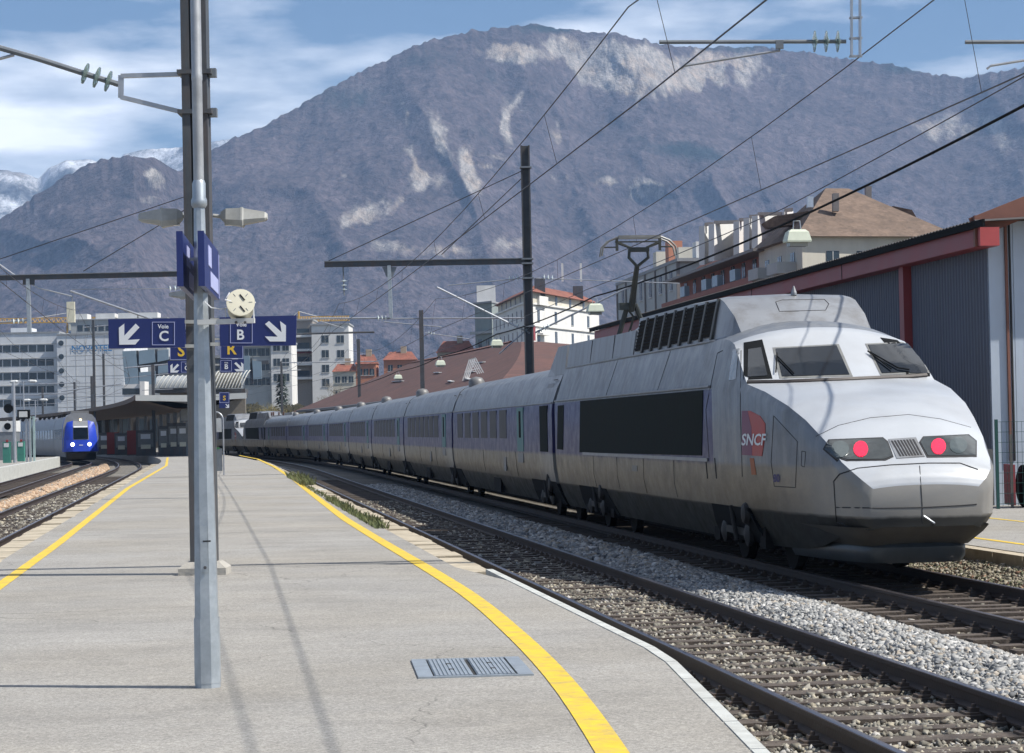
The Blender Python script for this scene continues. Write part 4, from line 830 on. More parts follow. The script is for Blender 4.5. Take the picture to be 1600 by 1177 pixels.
# trailers
def trailer(L_, first=False):
    g = .22; base = [(0, 3.42), (.35, 3.40), (.70, 3.34), (1.0, 3.22), (1.13, 3.12), (1.28, 2.82), (1.385, 2.50), (1.405, 2.3), (1.405, 1.44), (1.385, 1.1), (1.335, .84), (1.24, .6), (1.12, .34)]
    b_ = MB(); rg = [ring(y, base) for y in (g, L_ * .33, L_ * .66, L_ - g)]; b_.loft(rg, False, True)
    c = b_.build('trailer_car', paint_t, train, 34)
    gang = MB(); gang.loft([ring(y, [(x * .93, z * .985 + .02) for x, z in base]) for y in (-.02, g + .02)]).build('gangway', black, c)
    nwin = 6 if first else 7; w0 = 8.3 if first else 4.6; stp = 2.1 if first else 1.78
    for i in range(nwin):
        y0 = w0 + i * stp
        for s in (-1, 1):
            wn = MB(); wn.add([(s * 1.412, y0, 1.80), (s * 1.412, y0 + 1.35, 1.80), (s * 1.404, y0 + 1.35, 2.40), (s * 1.404, y0, 2.40)] + [(s * 1.37, y, z) for y, z in ((y0, 1.8), (y0 + 1.35, 1.8), (y0 + 1.35, 2.4), (y0, 2.4))], [(0, 1, 2, 3), (0, 1, 5, 4), (1, 2, 6, 5), (2, 3, 7, 6), (3, 0, 4, 7)]); wn.build('window', winglass, c)
    dy = 5.1 if first else 2.2
    for s in (-1, 1):
        MB().box((s * 1.392, dy + .45, 1.96), (.05, 1.15, 1.02)).build('door', tealm, c); MB().box((s * 1.400, dy + .45, 2.08), (.05, .30, .62)).build('door_window', black, c)
        MB().box((s * 1.39, dy + .45, 1.30), (.045, .95, .22)).build('door_step', dullm, c)
        if first:
            MB().box((s * 1.392, 1.5, 1.97), (.05, 1.2, 1.0)).build('side_window', dk, c)
            MB().add([(s * 1.23, .9, 2.95), (s * 1.23, 1.9, 2.95), (s * 1.33, 1.9, 2.66), (s * 1.33, .9, 2.66)], [(0, 1, 2, 3)]).build('side_vent', dullm, c)
            MB().loft([[(s * 1.135, y, 3.12), (s * 1.06, y, zt), (s * .9, y, zt), (s * .95, y, 3.12)] for y, zt in ((.02, 3.74), (1.4, 3.74), (2.7, 3.30))], True, True).build('roof_side_board', silverm, c)
        opening(c, L_ - 1.75, L_ - .25, s, 1.335, .3); opening(c, .25, 4.2 if first else 1.75, s, 1.335, .3)
        gear(c, 2.2 if first else 1.0, s)
        MB().lathe((s * 1.29, .02 if not first else 1.4, .80), (s, 0, 0), [(0, .30), (.06, .27), (.09, .10)], 14).build('air_spring', underm, c, 40)
        MB().box((s * 1.245, L_ * .52, .55), (.10, 1.5, .36)).build('underfloor_box', underm, c)
    MB().lathe((-.75, L_ - 1.0, 3.25), (0, 0, 1), [(0, .24), (.16, .24), (.26, .17), (.30, .02)], 14).build('roof_vent', dullm, c, 50)
    bogie(c, 0.0 if not first else 2.2)
    for s in (-1, 1):
        MB().tube([(s * 1.395, .3, 2.52), (s * 1.395, L_ - .3, 2.52)], .016, 5).build('gutter_strip', silverm, c)
        for yj in (L_ * .3, L_ * .62): MB().tube([(s * 1.41, yj, 1.44), (s * 1.39, yj, 1.1), (s * 1.34, yj, .85)], .004, 4).build('panel_seam', seamm, c)
        MB().box((s * 1.398, L_ * .40, 1.12), (.02, .5, .34)).build('service_flap', dullm, c)
        for i in range(nwin): MB().box((s * 1.399, w0 + i * stp + .675, 2.10), (.028, 1.43, .70)).build('window_frame', trimd, c)
    for y in (.8, L_ - .8):
        for z in (3.02, 2.98): MB().bar((-1.20 + (3.0 - z), y - .25, z), (-1.20 + (3.0 - z), y + .25, z), .02, .015).build('roof_grip', seamm, c)
    return c
paint_t = train_paint('trailer_paint'); 
for n_ in list(paint_t.node_tree.nodes):      # trailers carry the window band along their whole length
    if n_.type == 'MAP_RANGE' and abs(n_.inputs[1].default_value - 5.85) < 1e-4: n_.inputs[1].default_value = -5; n_.inputs[2].default_value = -4.9
s = PL + .25
c1 = trailer(21.8, True); place_car(c1, s, 21.8); s += 21.8
c2 = trailer(18.7); place_car(c2, s, 18.7); s += 18.7
for i in range(5):
    c = copy_tree(c2, train); place_car(c, s, 18.7); s += 18.7
c = copy_tree(c1, train); place_car(c, s, 21.8, True); s += 21.8 + .25
c = copy_tree(pcar, train); place_car(c, s, PL, True); s += PL + .6
c = copy_tree(pcar, train); place_car(c, s, PL)
for c in list(train.children):
    if c.name.startswith('power_car.'):
        for g in list(c.children):
            if g.name.startswith('pantograph'): bpy.data.objects.remove(g)
    if c.name.startswith('power_car.'): c['label'] = 'far power car of the train, dark against the platform canopy'
pcar.matrix_basis = Matrix.Identity(4)
# ------------------------------------------------------------------ blue regional train on the far left
def regional():
    p = TD(193, 0); q = TD(212, 0); rz = math.atan2((q - p).y, (q - p).x) - math.pi / 2
    t = empty('regional_train', p, rz, 'grey regional train with bright blue front and lit headlights', 'train')
    bl = mat('regional_blue', (.02, .06, .50), .35, 0, .12, 2); gy = mat('regional_grey', (.26, .27, .29), .45, .2, .2, 1.5, dirt=(.16, .16, .17), dirt_amt=.5)
    hs = [(0, 3.95), (.5, 3.92), (.95, 3.78), (1.22, 3.45), (1.38, 2.9), (1.42, 2.2), (1.42, 1.2), (1.36, .8), (1.22, .42)]
    def rg(y, k, dz=0): return ring(y, [(x * k, min(z, 3.95 - dz) if z > 2.5 else z) for x, z in hs])
    # leading car
    c0 = MB().loft([rg(0.55, .98), rg(1.6, 1), rg(18.6, 1)], False, True).build('leading_car', gy, t, 34)
    fm = MB(); fm.loft([[(-.62, -.12, .9), (-.62, .0, 1.9), (-.60, .35, 2.9), (-.55, .75, 3.7)], [(.62, -.12, .9), (.62, .0, 1.9), (.60, .35, 2.9), (.55, .75, 3.7)]]); fm.build('front_panel', gy, c0)
    for s in (-1, 1):
        MB().loft([[(s * .62, -.13, .85), (s * .62, .0, 1.9), (s * .60, .34, 2.9), (s * .55, .74, 3.72), (s * .75, .9, 3.72)], [(s * 1.15, .15, .85), (s * 1.15, .2, 1.9), (s * 1.1, .42, 2.9), (s * .98, .78, 3.65), (s * .98, .95, 3.65)], [(s * 1.43, .75, .85), (s * 1.43, .8, 1.9), (s * 1.40, 1.1, 2.9), (s * 1.22, 1.3, 3.5), (s * 1.22, 1.5, 3.5)]]).build('front_cheek', bl, c0, 50)
    MB().add([(-.58, -.05, 1.85), (.58, -.05, 1.85), (.57, .25, 2.75), (-.57, .25, 2.75)], [(0, 1, 2, 3)]).build('windscreen', darkglass, c0)
    MB().add([(-.55, .25, 2.77), (.55, .25, 2.77), (.54, .29, 2.88), (-.54, .29, 2.88)], [(0, 1, 2, 3)]).build('sun_visor', signwhite, c0)
    MB().loft([[(-1.16, .12, .86), (-.62, -.15, .86), (.62, -.15, .86), (1.16, .12, .86)], [(-1.16, .14, 1.78), (-.62, -.06, 1.78), (.62, -.06, 1.78), (1.16, .14, 1.78)]]).build('front_bumper', bl, c0)
    MB().box((0, .62, 3.38), (.42, .10, .22)).build('destination_box', darkglass, c0); MB().lathe((.02, .53, 3.38), (0, -1, 0), [(0, .09), (.04, .08)], 12).build('top_light', mat('lamp_amber', (.9, .7, .4), .3, emit=(1, .8, .4), estr=3), c0)
    hl_ = mat('headlamp_white', (.9, .9, .85), .3, emit=(1, .96, .86), estr=4)
    for s in (-1, 1): MB().lathe((s * .66, -.10, 1.42), (0, -1, 0), [(0, .15), (.05, .13), (.06, .02)], 14).build('headlight', hl_, c0)
    MB().box((0, -.115, 1.36), (.3, .02, .06)).build('number_plate', signwhite, c0)
    MB().box((0, .3, .52), (2.3, 1.1, .5)).build('coupler_apron', underm, c0)
    MB().box((0, 1.4, 3.98), (1.4, 1.1, .22)).build('roof_unit', dullm, c0)
    for i in range(7):
        for s in (-1, 1): MB().box((s * 1.415, 3.2 + i * 2.1, 2.25), (.03, 1.5, .8)).build('window', winglass, c0)
    for i in range(4): MB().box((-.9, 4 + i * 4, 3.78), (.5, 1.0, .25)).build('roof_unit', underm, c0)
    b = MB().box((0, 9.5, .45), (2.3, 16, .6)).build('underframe', underm, c0)
    pr = p; yy = 193
    for i in range(2):
        y0 = 193 + (19.3 * (i + 1)) * .97; a = TD(y0, 0); b_ = TD(y0 + 17.5, 0); mtx = Matrix.Translation(a) @ Matrix.Rotation(math.atan2((b_ - a).y, (b_ - a).x) - math.pi / 2, 4, 'Z')
        c = MB().loft([rg(.1, 1), rg(18.5, 1)], False, True).build('coach', gy, t, 34); c.matrix_basis = (Matrix.Translation(p) @ Matrix.Rotation(rz, 4, 'Z')).inverted() @ mtx
        for k in range(7):
            for s in (-1, 1): MB().box((s * 1.415, 1.6 + k * 2.3, 2.25), (.03, 1.7, .8)).build('window', winglass, c)
        MB().box((0, 9.5, .45), (2.3, 16, .6)).build('underframe', underm, c); MB().box((0, -.2, 2), (2.3, .6, 3)).build('gangway', black, c)
        for k in range(4): MB().box((-.9, 3 + k * 4, 3.78), (.5, 1.0, .25)).build('roof_unit', underm, c)
regional()

# ------------------------------------------------------------------ masts, lamps and signs
def px_plate(poly, Y, t, o=(0, 0, 0)):                    # plate whose outline is given in photo pixels, standing in the plane y = Y
    P = [at_y(x, y, Y) - Vector(o) for x, y in poly]; n = len(P)
    return MB().add([tuple(p) for p in P] + [(p.x, p.y + t, p.z) for p in P], [tuple(range(n)), tuple(range(2 * n - 1, n - 1, -1))] + [(i, (i + 1) % n, (i + 1) % n + n, i + n) for i in range(n)])
def px_text(txt, c, size_px, Y, o, sx=1.0):
    vs, fs = text_mesh(txt, size_px); return MB().add([tuple(at_y(c[0] + v.x * sx, c[1] - v.y, Y) - Vector(o)) for v in vs], fs)
def px_box_outline(x0, y0, x1, y1, w, Y, o):
    b_ = MB()
    for q in ([(x0, y0), (x1, y0), (x1, y0 + w), (x0, y0 + w)], [(x0, y1 - w), (x1, y1 - w), (x1, y1), (x0, y1)], [(x0, y0 + w), (x0 + w, y0 + w), (x0 + w, y1 - w), (x0, y1 - w)], [(x1 - w, y0 + w), (x1, y0 + w), (x1, y1 - w), (x1 - w, y1 - w)]):
        k = px_plate(q, Y, .004, o); b_.add(k.v, k.f)
    return b_
# front octagonal pole
FP = at_z(325, 1074, PZ); o3 = FP
pole = empty('lamp_pole', FP, 0, 'tapered octagonal galvanised pole standing on the asphalt with a round tube on top', 'pole')
H1 = at_y(310, 318, FP.y).z - PZ
def octring(z, r): return [(r * math.cos(a), r * math.sin(a), z) for a in np.arange(8) * math.pi / 4 + math.pi / 8]
MB().loft([octring(0, .086), octring(.25, .083), octring(H1 * .5, .063), octring(H1, .037)], True, True).build('shaft', galv, pole)
MB().loft([octring(.03, .0885), octring(.45, .0862)], True, False).build('foot_sleeve', galv, pole)
MB().box((.02, -.081, .95), (.05, .012, .01)).build('door_edge', seamm, pole)
MB().box((.0, -.0805, .9), (.045, .010, .30)).build('access_door', galv, pole)
MB().lathe((.006, -.078, .78), (0, -1, 0), [(0, .012), (.015, .010)], 8).build('door_bolt', darksteel, pole)
MB().lathe((0, 0, H1 - .03), (0, 0, 1), [(0, .042), (.02, .052), (.05, .052), (.07, .044), (.16, .044), (.18, .036)], 14).build('collar', galv, pole, 40)
MB().lathe((0, 0, H1), (0, 0, 1), [(0, .034), (.80, .034), (.81, .036), (.84, .036), (.85, .034), (4.2, .034)], 14).build('tube', mat('pale_tube', (.40, .41, .42), .45, .4, .15, 8, dirt=(.58, .6, .6), dirt_amt=.5), pole, 40)
# station name boards either side of it
for (xa, xb, nm) in ((281, 305, 'Blue name board on the pole, its back partly turned to the tracks'), (314.5, 338, 'Blue name board on the pole with white lettering on its outer face')):
    Ya, Yb = FP.y - .75, FP.y + .95; zt = at_y(314, 362, Ya).z; zb_ = at_y(314, 446, Ya).z; a = at_y(xa, 405, Ya); b_ = at_y(xb, 430, Yb)
    s = empty('name_board', ((a.x + b_.x) / 2, (Ya + Yb) / 2, zb_), math.atan2(Yb - Ya, b_.x - a.x) - math.pi / 2, nm[0].lower() + nm[1:], 'sign', 'name boards on the lamp pole')
    ln = Yb - Ya; MB().box((0, 0, (zt - zb_) / 2), (.034, ln, zt - zb_)).build('panel', signblue, s)
    MB().box((0, -ln / 2 - .004, (zt - zb_) / 2), (.040, .012, zt - zb_ + .01)).build('edge_strip', signblue, s)
    sg = 1 if xa > 300 else 1
    MB().box((.0195, -.25, .22), (.004, .34, .13)).build('lettering', signlilac, s); MB().box((.0195, .25, .08), (.004, .9, .10)).build('lettering', signlilac, s); MB().box((.0195, .82, .16), (.006, .03, .30)).build('edge_trim', signlilac, s)
    MB().bar((-.05 if xa > 300 else .03, -.35, .20), (-.02 if xa > 300 else .10, -.35, .20), .02, .02).build('bracket', tubesteel, s)
# round loudspeaker
LS = at_y(376, 473, FP.y - .12); ls = empty('loudspeaker', LS, 0, 'round cream drum loudspeaker on a flat metal arm beside the pole', 'loudspeaker')
ax = Vector((.10, -.86, .28)).normalized(); rr_ = .092
MB().lathe(ax * -.16, ax, [(0, .075), (.02, .084), (.145, .088), (.15, rr_), (.165, rr_), (.166, rr_ * .9), (.163, .01)], 28).build('drum', cream, ls, 40)
a1 = ax.cross(Vector((0, 0, 1))).normalized(); a2 = a1.cross(ax)
for (u, v) in ((-.012, .035), (-.012, -.045)): p = ax * .006 + a1 * (u) + a2 * v; MB().bar(p - a1 * .015 - a2 * .02, p + a1 * .015 + a2 * .02, .010, .006).build('slot', seamm, ls)
for ang in (0, math.pi, .9, -.9, math.pi - .9, math.pi + .9): p = ax * .005 + a1 * math.cos(ang) * .075 + a2 * math.sin(ang) * .075; MB().bar(p, p + (a1 * math.cos(ang) + a2 * math.sin(ang)) * -.022, .004, .004).build('tick', midsteel, ls)
A_ = at_y(309, 504, FP.y - .10) - LS; B2 = at_y(398, 501, FP.y - .10) - LS; MB().bar(A_, B2, .05, .032).build('arm', mat('pale_arm', (.60, .61, .60), .5), ls)
MB().tube([B2 + Vector((-.005, 0, .0)), B2 + Vector((-.006, 0, .09)), a1 * (rr_ + .008) + Vector((0, 0, .02)), a1 * .07 + a2 * .07], .005, 6).build('yoke', signwhite, ls)
MB().tube([at_y(353, 495, FP.y - .08) - LS, at_y(352, 482, FP.y - .06) - LS, a1 * -(rr_ + .004)], .005, 6).build('yoke', signwhite, ls)
MB().tube([at_y(320, 472, FP.y - .05) - LS, at_y(330, 481, FP.y - .07) - LS, at_y(345, 483, FP.y - .09) - LS, at_y(366, 480, FP.y - .02) - LS], .004, 6).build('cable', signwhite, ls)
for px_ in (369, 383): MB().lathe(at_y(px_, 504, FP.y - .13) - LS, (0, -1, 0), [(0, .010), (.012, .009)], 8).build('bolt', darksteel, ls)

# H-section catenary masts on the island platform
def insulators(b_, p0, p1, n=3, r=.127):
    p0, p1 = Vector(p0), Vector(p1); d = (p1 - p0); L_ = d.length; d.normalize()
    for i in range(n):
        c = p0 + d * (L_ * (i + .5) / n); b_.lathe(c - d * .03, d, [(0, .035), (.012, r * .55), (.022, r), (.034, r), (.040, r * .6), (.06, .035)], 20)
def h_mast(pos, h, name, label, w=.30, group=None, z0=PZ):
    m_ = empty(name, (pos.x, pos.y, z0), 0, label, 'mast', group)
    for s in (-1, 1):
        MB().add([], []).box((s * (w / 2 - .012), 0, h / 2), (.024, w, h)).build('flange', darksteel, m_)
        for q in (-1, 1): MB().box((s * (w / 2 - .060), q * (w / 2 - .010), h / 2), (.07, .020, h)).build('flange_lip', darksteel, m_)
    MB().box((0, .04, h / 2), (w - .05, .016, h)).build('web', darksteel, m_)
    MB().plate([(-.28, -.26), (.28, -.26), (.28, .26), (-.28, .26)], -.02, .08).build('footing', concrete, m_)
    MB().loft([[(x * k, y * k, z) for x, y in ((-.28, -.26), (.28, -.26), (.28, .26), (-.28, .26))] for z, k in ((.08, 1), (.15, .68))], True, True).build('footing_cap', concrete, m_)
    return m_
HP = at_z(320, 897, PZ); HY = HP.y
hm1 = h_mast(HP, 9.3, 'catenary_mast', 'tall dark H-section mast carrying the track signs and two lamps')
for zz in (115, 177):
    z_ = at_y(300, zz, HY).z - PZ; MB().box((0, 0, z_), (.40, .36, .05)).build('clamp', darksteel, hm1); MB().box((.20, 0, z_), (.09, .12, .10)).build('clamp_block', midsteel, hm1)
def rel(px, py, Y, base): return at_y(px, py, Y) - base
M0 = Vector((HP.x, HP.y, PZ))
# portal beam high over both tracks to the right of the mast
bm_ = MB(); zb_ = 8.2
bm_.bar((.1, 0, zb_), (12.9, 0, zb_), .12, .12); bm_.bar((.1, 0, zb_ + .55), (12.9, 0, zb_ + .55), .12, .12)
for i in range(22): x = .2 + i * .58; bm_.bar((x, 0, zb_ + (.05 if i % 2 else .5)), (x + .58, 0, zb_ + (.5 if i % 2 else .05)), .05, .05)
bm_.build('portal_beam', midsteel, hm1)
# cantilever to the left with its triangle bracket
br = MB(); Q = lambda x, y: rel(x, y, HY, M0)
for a, b_ in (((291, 116), (189, 119)), ((189, 118), (189, 153)), ((189, 152), (291, 177))): br.bar(Q(*a), Q(*b_), .06, .05)
br.build('bracket', tubesteel, hm1)
MB().tube([Q(185, 132), Q(60, 92), Q(0, 75), Q(-120, 38)], .034, 8).build('cantilever_tube', midsteel, hm1, 40)
g_ = MB(); insulators(g_, Q(178, 130), Q(124, 112)); o_ = g_.build('insulator_string', glassdisc, hm1, 40); o_['kind'] = 'stuff'
MB().tube([Q(22, 86), Q(0, 92), Q(-90, 94)], .02, 6).build('steady_arm', tubesteel, hm1)
# drop posts and cantilevers under the beam, right side
for sh, nm in ((0, 1), (478, 2)):
    dp = MB(); a, b_ = Q(1337 + sh, 88), Q(1337 + sh, -160); X_ = a.x
    for s in (-1, 1): dp.bar(a + Vector((s * .05, 0, 0)), b_ + Vector((s * .05, 0, 0)), .02, .10)
    for y_ in (88, 60, 28, -20): p = Q(1337 + sh, y_); dp.box(p, (.15, .08, .02))
    dp.build('drop_post', tubesteel, hm1)
    MB().tube([Q(1322 + sh, 65), Q(1030 + sh, 66)], .024, 8).build('cantilever_tube', midsteel, hm1, 40)
    g_ = MB(); insulators(g_, Q(1264 + sh, 65), Q(1318 + sh, 65)); o_ = g_.build('insulator_string', glassdisc, hm1, 40); o_['kind'] = 'stuff'
    MB().tube([Q(1218 + sh, 68), Q(1219 + sh, 79), Q(1070 + sh, 103), Q(1064 + sh, 108)], .016, 6).build('steady_arm', tubesteel, hm1)
    MB().box(Q(1218 + sh, 70), (.09, .06, .10)).build('clamp', midsteel, hm1)
# lamps on the mast
def lamp(parent, base, sgn, px, Y):
    c = empty('x') if False else None
    b_ = MB(); p = [rel(x, y, Y, base) for x, y in px]
    # px: arm end, body start, body end
    a, s_, e_ = p; d = (e_ - s_); L_ = d.length
    u = d.normalized(); w_ = Vector((0, 1, 0)); up = Vector((0, 0, 1))
    def rg(t, hw, zt, zb2):
        zt *= 1.25; zb2 *= 1.35; c = s_ + d * t; return [c + w_ * (-hw) + up * (zb2 * .4), c + w_ * (-hw * .7) + up * zt, c + w_ * (hw * .7) + up * zt, c + w_ * hw + up * (zb2 * .4), c + w_ * (hw * .8) + up * zb2, c + w_ * (-hw * .8) + up * zb2]
    o_ = MB().loft([rg(0, .05, .045, -.02), rg(.12, .09, .075, -.07), rg(.42, .105, .08, -.085), rg(.44, .11, .088, -.09), rg(.48, .11, .088, -.09), rg(.50, .10, .078, -.07), rg(.95, .08, .045, -.035), rg(1.0, .06, .03, -.02)], True, True).build('lamp_head', lampgrey, parent, 22)
    c = s_ + d * .26; MB().box(tuple(c + up * -.092), (L_ * .34, .15, .018)).build('lamp_glass', lampglass, parent)
    MB().tube([a, s_ + u * .02], .022, 8).build('lamp_arm', lampgrey, parent)
lamp(hm1, M0, -1, ((296, 336), (286, 339), (217, 341)), HY + .25); lamp(hm1, M0, 1, ((333, 337), (345, 339), (418, 339)), HY + .25)
# direction signs for the two tracks
def sign(nm, label, corners, Y, parts, brackets, group=None):
    P = [at_y(x, y, Y) for x, y in corners]; o_ = sum(P, Vector()) / 4; s = empty(nm, o_, 0, label, 'sign', group)
    px_plate(corners, Y, .05, o_).build('panel', signblue, s)
    for kind_, data in parts:
        if kind_ == 'arrow': px_plate(data, Y - .006, .005, o_).build('arrow', signwhite, s)
        elif kind_ == 'frame': px_box_outline(*data, Y - .005, o_).build('letter_frame', data and signlilac, s)
        elif kind_ == 'text': px_text(data[0], data[1], data[2], Y - .006, o_, data[3] if len(data) > 3 else 1).build('lettering', data[4] if len(data) > 4 else signwhite, s)
    for a, b_ in brackets: MB().bar(at_y(*a, Y + .03) - o_, at_y(*b_, Y + .03) - o_, .05, .04).build('bracket', lampgrey, s)
    return s
z2 = lambda L_: [(150 + x / 8.4, 460 + y / 8.4) for x, y in L_]; z3 = lambda L_: [(300 + x / 7.36, 440 + y / 7.36) for x, y in L_]
arC = z2([(300, 440), (370, 385), (370, 545), (520, 385), (570, 435), (415, 600), (575, 590), (515, 660), (305, 662)]); arB = z3([(840, 490), (885, 455), (1030, 585), (1012, 455), (1080, 505), (1078, 690), (895, 690), (838, 632), (985, 635)])
SY = HY - .22
sign('track_sign', 'blue sign reading Voie C with white arrow pointing down to the left', [(169, 499), (288.5, 497), (289, 543), (170, 545)], SY, [('arrow', arC), ('frame', (237.5, 503, 273, 539.5, .9)), ('text', ('Voie', (255, 510.5), 9)), ('text', ('C', (256, 526), 22))], [((285, 503), (309, 503)), ((285, 541), (309, 541))])
sign('track_sign', 'blue sign reading Voie B with white arrow pointing down to the right', [(343, 496), (463, 493), (462, 540), (344, 541)], SY, [('arrow', arB), ('frame', (359.5, 500, 394.5, 536.5, .9)), ('text', ('Voie', (377, 507.5), 9)), ('text', ('B', (375.5, 524), 22))], [((329, 500), (346, 500)), ((329, 538), (346, 538))])
# second mast further along with sector signs
P2 = at_z(318, 749, PZ); P2.y = 63.0; P2.x = at_y(320, 600, 63).x
hm2_ = h_mast(P2, 7.6, 'catenary_mast', 'dark H-section mast behind the first, carrying the yellow S and R signs')
lamp(hm2_, Vector((P2.x, P2.y, PZ)), -1, ((306, 460), (299, 461), (264, 461)), 63.2)
sm = lambda poly, a, b_: poly
def small_arrow(poly, src, dst): (x0, y0, x1, y1), (u0, v0, u1, v1) = src, dst; return [(u0 + (x - x0) / (x1 - x0) * (u1 - u0), v0 + (y - y0) / (y1 - y0) * (v1 - v0)) for x, y in poly]
bC = (185.5, 505.8, 218.5, 538.8); bB = (413.9, 501.8, 446.7, 533.7)
sign('sector_sign', 'blue sign with a yellow letter S under the Voie C sign', [(265, 516), (302, 515), (302, 562), (266, 563)], 62.7, [('frame', (265.5, 520, 301.5, 562.5, .7)), ('text', ('S', (283, 549), 25, 1.0, signyellow))], [((300, 530), (316, 530))])
sign('sector_sign', 'blue sign with a yellow letter R under the Voie B sign', [(343, 514), (380, 513), (380, 560), (344, 561)], 62.7, [('frame', (344.5, 518, 379.5, 560.5, .7)), ('text', ('R', (361.5, 546), 25, 1.0, signyellow))], [((328, 530), (345, 530))])
sign('track_sign', 'small Voie C sign with white arrow below the yellow S', [(262, 564), (303, 563), (303, 583), (263, 584)], 62.7, [('arrow', small_arrow(arC, bC, (266, 568.5, 280, 582.5))), ('frame', (283, 565.5, 300, 582, .6)), ('text', ('Voie', (292, 568.8), 3.2)), ('text', ('C', (292, 575.5), 10.5))], [((300, 570), (316, 570))])
sign('track_sign', 'small Voie B sign with white arrow below the yellow R', [(343, 562), (381, 561), (381, 582), (344, 583)], 62.7, [('arrow', small_arrow(arB, bB, (366, 566, 380.5, 580.5))), ('frame', (344.5, 563, 362, 580.5, .6)), ('text', ('Voie', (353.5, 567), 3.2)), ('text', ('B', (353.5, 573.5), 10.5))], [((328, 570), (345, 570))])
P3 = at_y(328, 650, 152); P3.z = 0
hm3_ = h_mast(P3, 6.0, 'catenary_mast', 'thin dark mast in front of the platform canopy, carrying a small S sign')
sign('sector_sign', 'small blue S and arrow sign in front of the canopy fascia', [(342.5, 613), (358.5, 613), (358.5, 638), (342.5, 638)], 151.7, [('frame', (343, 613.5, 358, 629.5, .6)), ('text', ('S', (350.5, 622.5), 10, 1.0, signyellow)), ('arrow', small_arrow(arB, bB, (352, 631, 358, 637.5)))], [((330, 620), (344, 620))])
# tubular board stand
HB = at_z(338, 743, PZ); hs_ = empty('notice_stand', HB, 0, 'grey tubular hoop stand with a small board on the platform', 'stand'); b_ = MB()
wv = .62; pts = [(-wv / 2, 0, 0), (-wv / 2, 0, 2.2)] + [(-wv / 2 * math.cos(t), 0, 2.2 + .33 * math.sin(t)) for t in np.linspace(.2, math.pi - .2, 9)] + [(wv / 2, 0, 2.2), (wv / 2, 0, 0)]
b_.tube(pts, .03, 8); b_.build('hoop', tubesteel, hs_, 50); MB().box((0, .0, 2.0), (.5, .03, .55)).build('board', mat('board_grey', (.5, .52, .52), .6), hs_); MB().box((0, 0, .62), (.5, .03, .9)).build('board', midsteel, hs_); MB().box((0, -.02, 1.08), (.3, .02, .05)).build('label_strip', mat('green_strip', (.03, .25, .06), .6), hs_)

# masts behind the train
def cant_mast(pxb, pxt, ytop, Y, label, z0=.2, w=.36, group=None):
    b0 = at_y(pxb, 600, Y); m_ = empty('catenary_mast', (b0.x, Y, z0), 0, label, 'mast', group); top = at_y(pxt, ytop, Y).z - z0
    for s in (-1, 1): MB().box((s * (w / 2 - .03), 0, top / 2), (.06, w, top)).build('flange', darksteel, m_)
    MB().box((0, 0, top / 2), (w - .12, .03, top)).build('web', darksteel, m_); return m_, Vector((b0.x, Y, z0))
MY = 94.0
mm, MB0 = cant_mast(828, 822, 228, MY, 'tall dark mast behind the train with a long cantilevered beam')
q = lambda x, y: at_y(x, y, MY) - MB0
for y_ in (262, 405, 412, 435, 510): MB().box(q(824 + (y_ - 400) * .02, y_), (.46, .46, .06)).build('clamp', midsteel, mm)
bb = MB(); bb.bar(q(820, 409), q(507, 414), .16, .19); bb.build('beam', darksteel, mm)
MB().bar(q(820, 404), q(507, 409), .28, .03).build('beam_flange', midsteel, mm)
for (a, b_) in (((818, 266), (513, 408)), ((818, 276), (690, 398))): MB().tube([q(*a), q(*b_)], .018, 5).build('stay', wirem, mm)
MB().bar(q(608, 415), q(611, 497), .14, .20).build('drop_post', galv, mm)
MB().loft([[q(597, 417) + Vector((0, -.05, 0)), q(620, 417) + Vector((0, -.05, 0)), q(614, 433) + Vector((0, -.05, 0)), q(604, 433) + Vector((0, -.05, 0))], [q(597, 417) + Vector((0, .05, 0)), q(620, 417) + Vector((0, .05, 0)), q(614, 433) + Vector((0, .05, 0)), q(604, 433) + Vector((0, .05, 0))]], True, True).build('gusset', midsteel, mm)
MB().tube([q(610, 497), q(487, 498)], .035, 8).build('cantilever_tube', tubesteel, mm); MB().tube([q(500, 502), q(537, 513)], .022, 6).build('steady_arm', tubesteel, mm)
def beads(parent, a, b_, f, n=3, r=.11):
    k = MB(); insulators(k, f(*a), f(*b_), n, r); o_ = k.build('insulator_string', mat('pale_insulator', (.62, .70, .70), .15, 0, .05, 4), parent, 40); o_['kind'] = 'stuff'
beads(mm, (588, 497), (606, 497), q); MB().tube([q(536, 416), q(538, 462)], .03, 6).build('hanger', midsteel, mm); beads(mm, (537, 436), (538, 456), q)
for a, b_, r_ in (((683, 449), (828, 521), .04), ((700, 446), (826, 434), .02), ((836, 520), (1005, 438), .04), ((838, 435), (1062, 443), .02), ((835, 505), (780, 553), .03)): MB().tube([q(*a), q(*b_)], r_, 6).build('cantilever_tube', tubesteel, mm)
beads(mm, (806, 507), (824, 518), q); beads(mm, (793, 436), (812, 434), q); beads(mm, (847, 433), (866, 435), q); beads(mm, (842, 517), (860, 508), q)
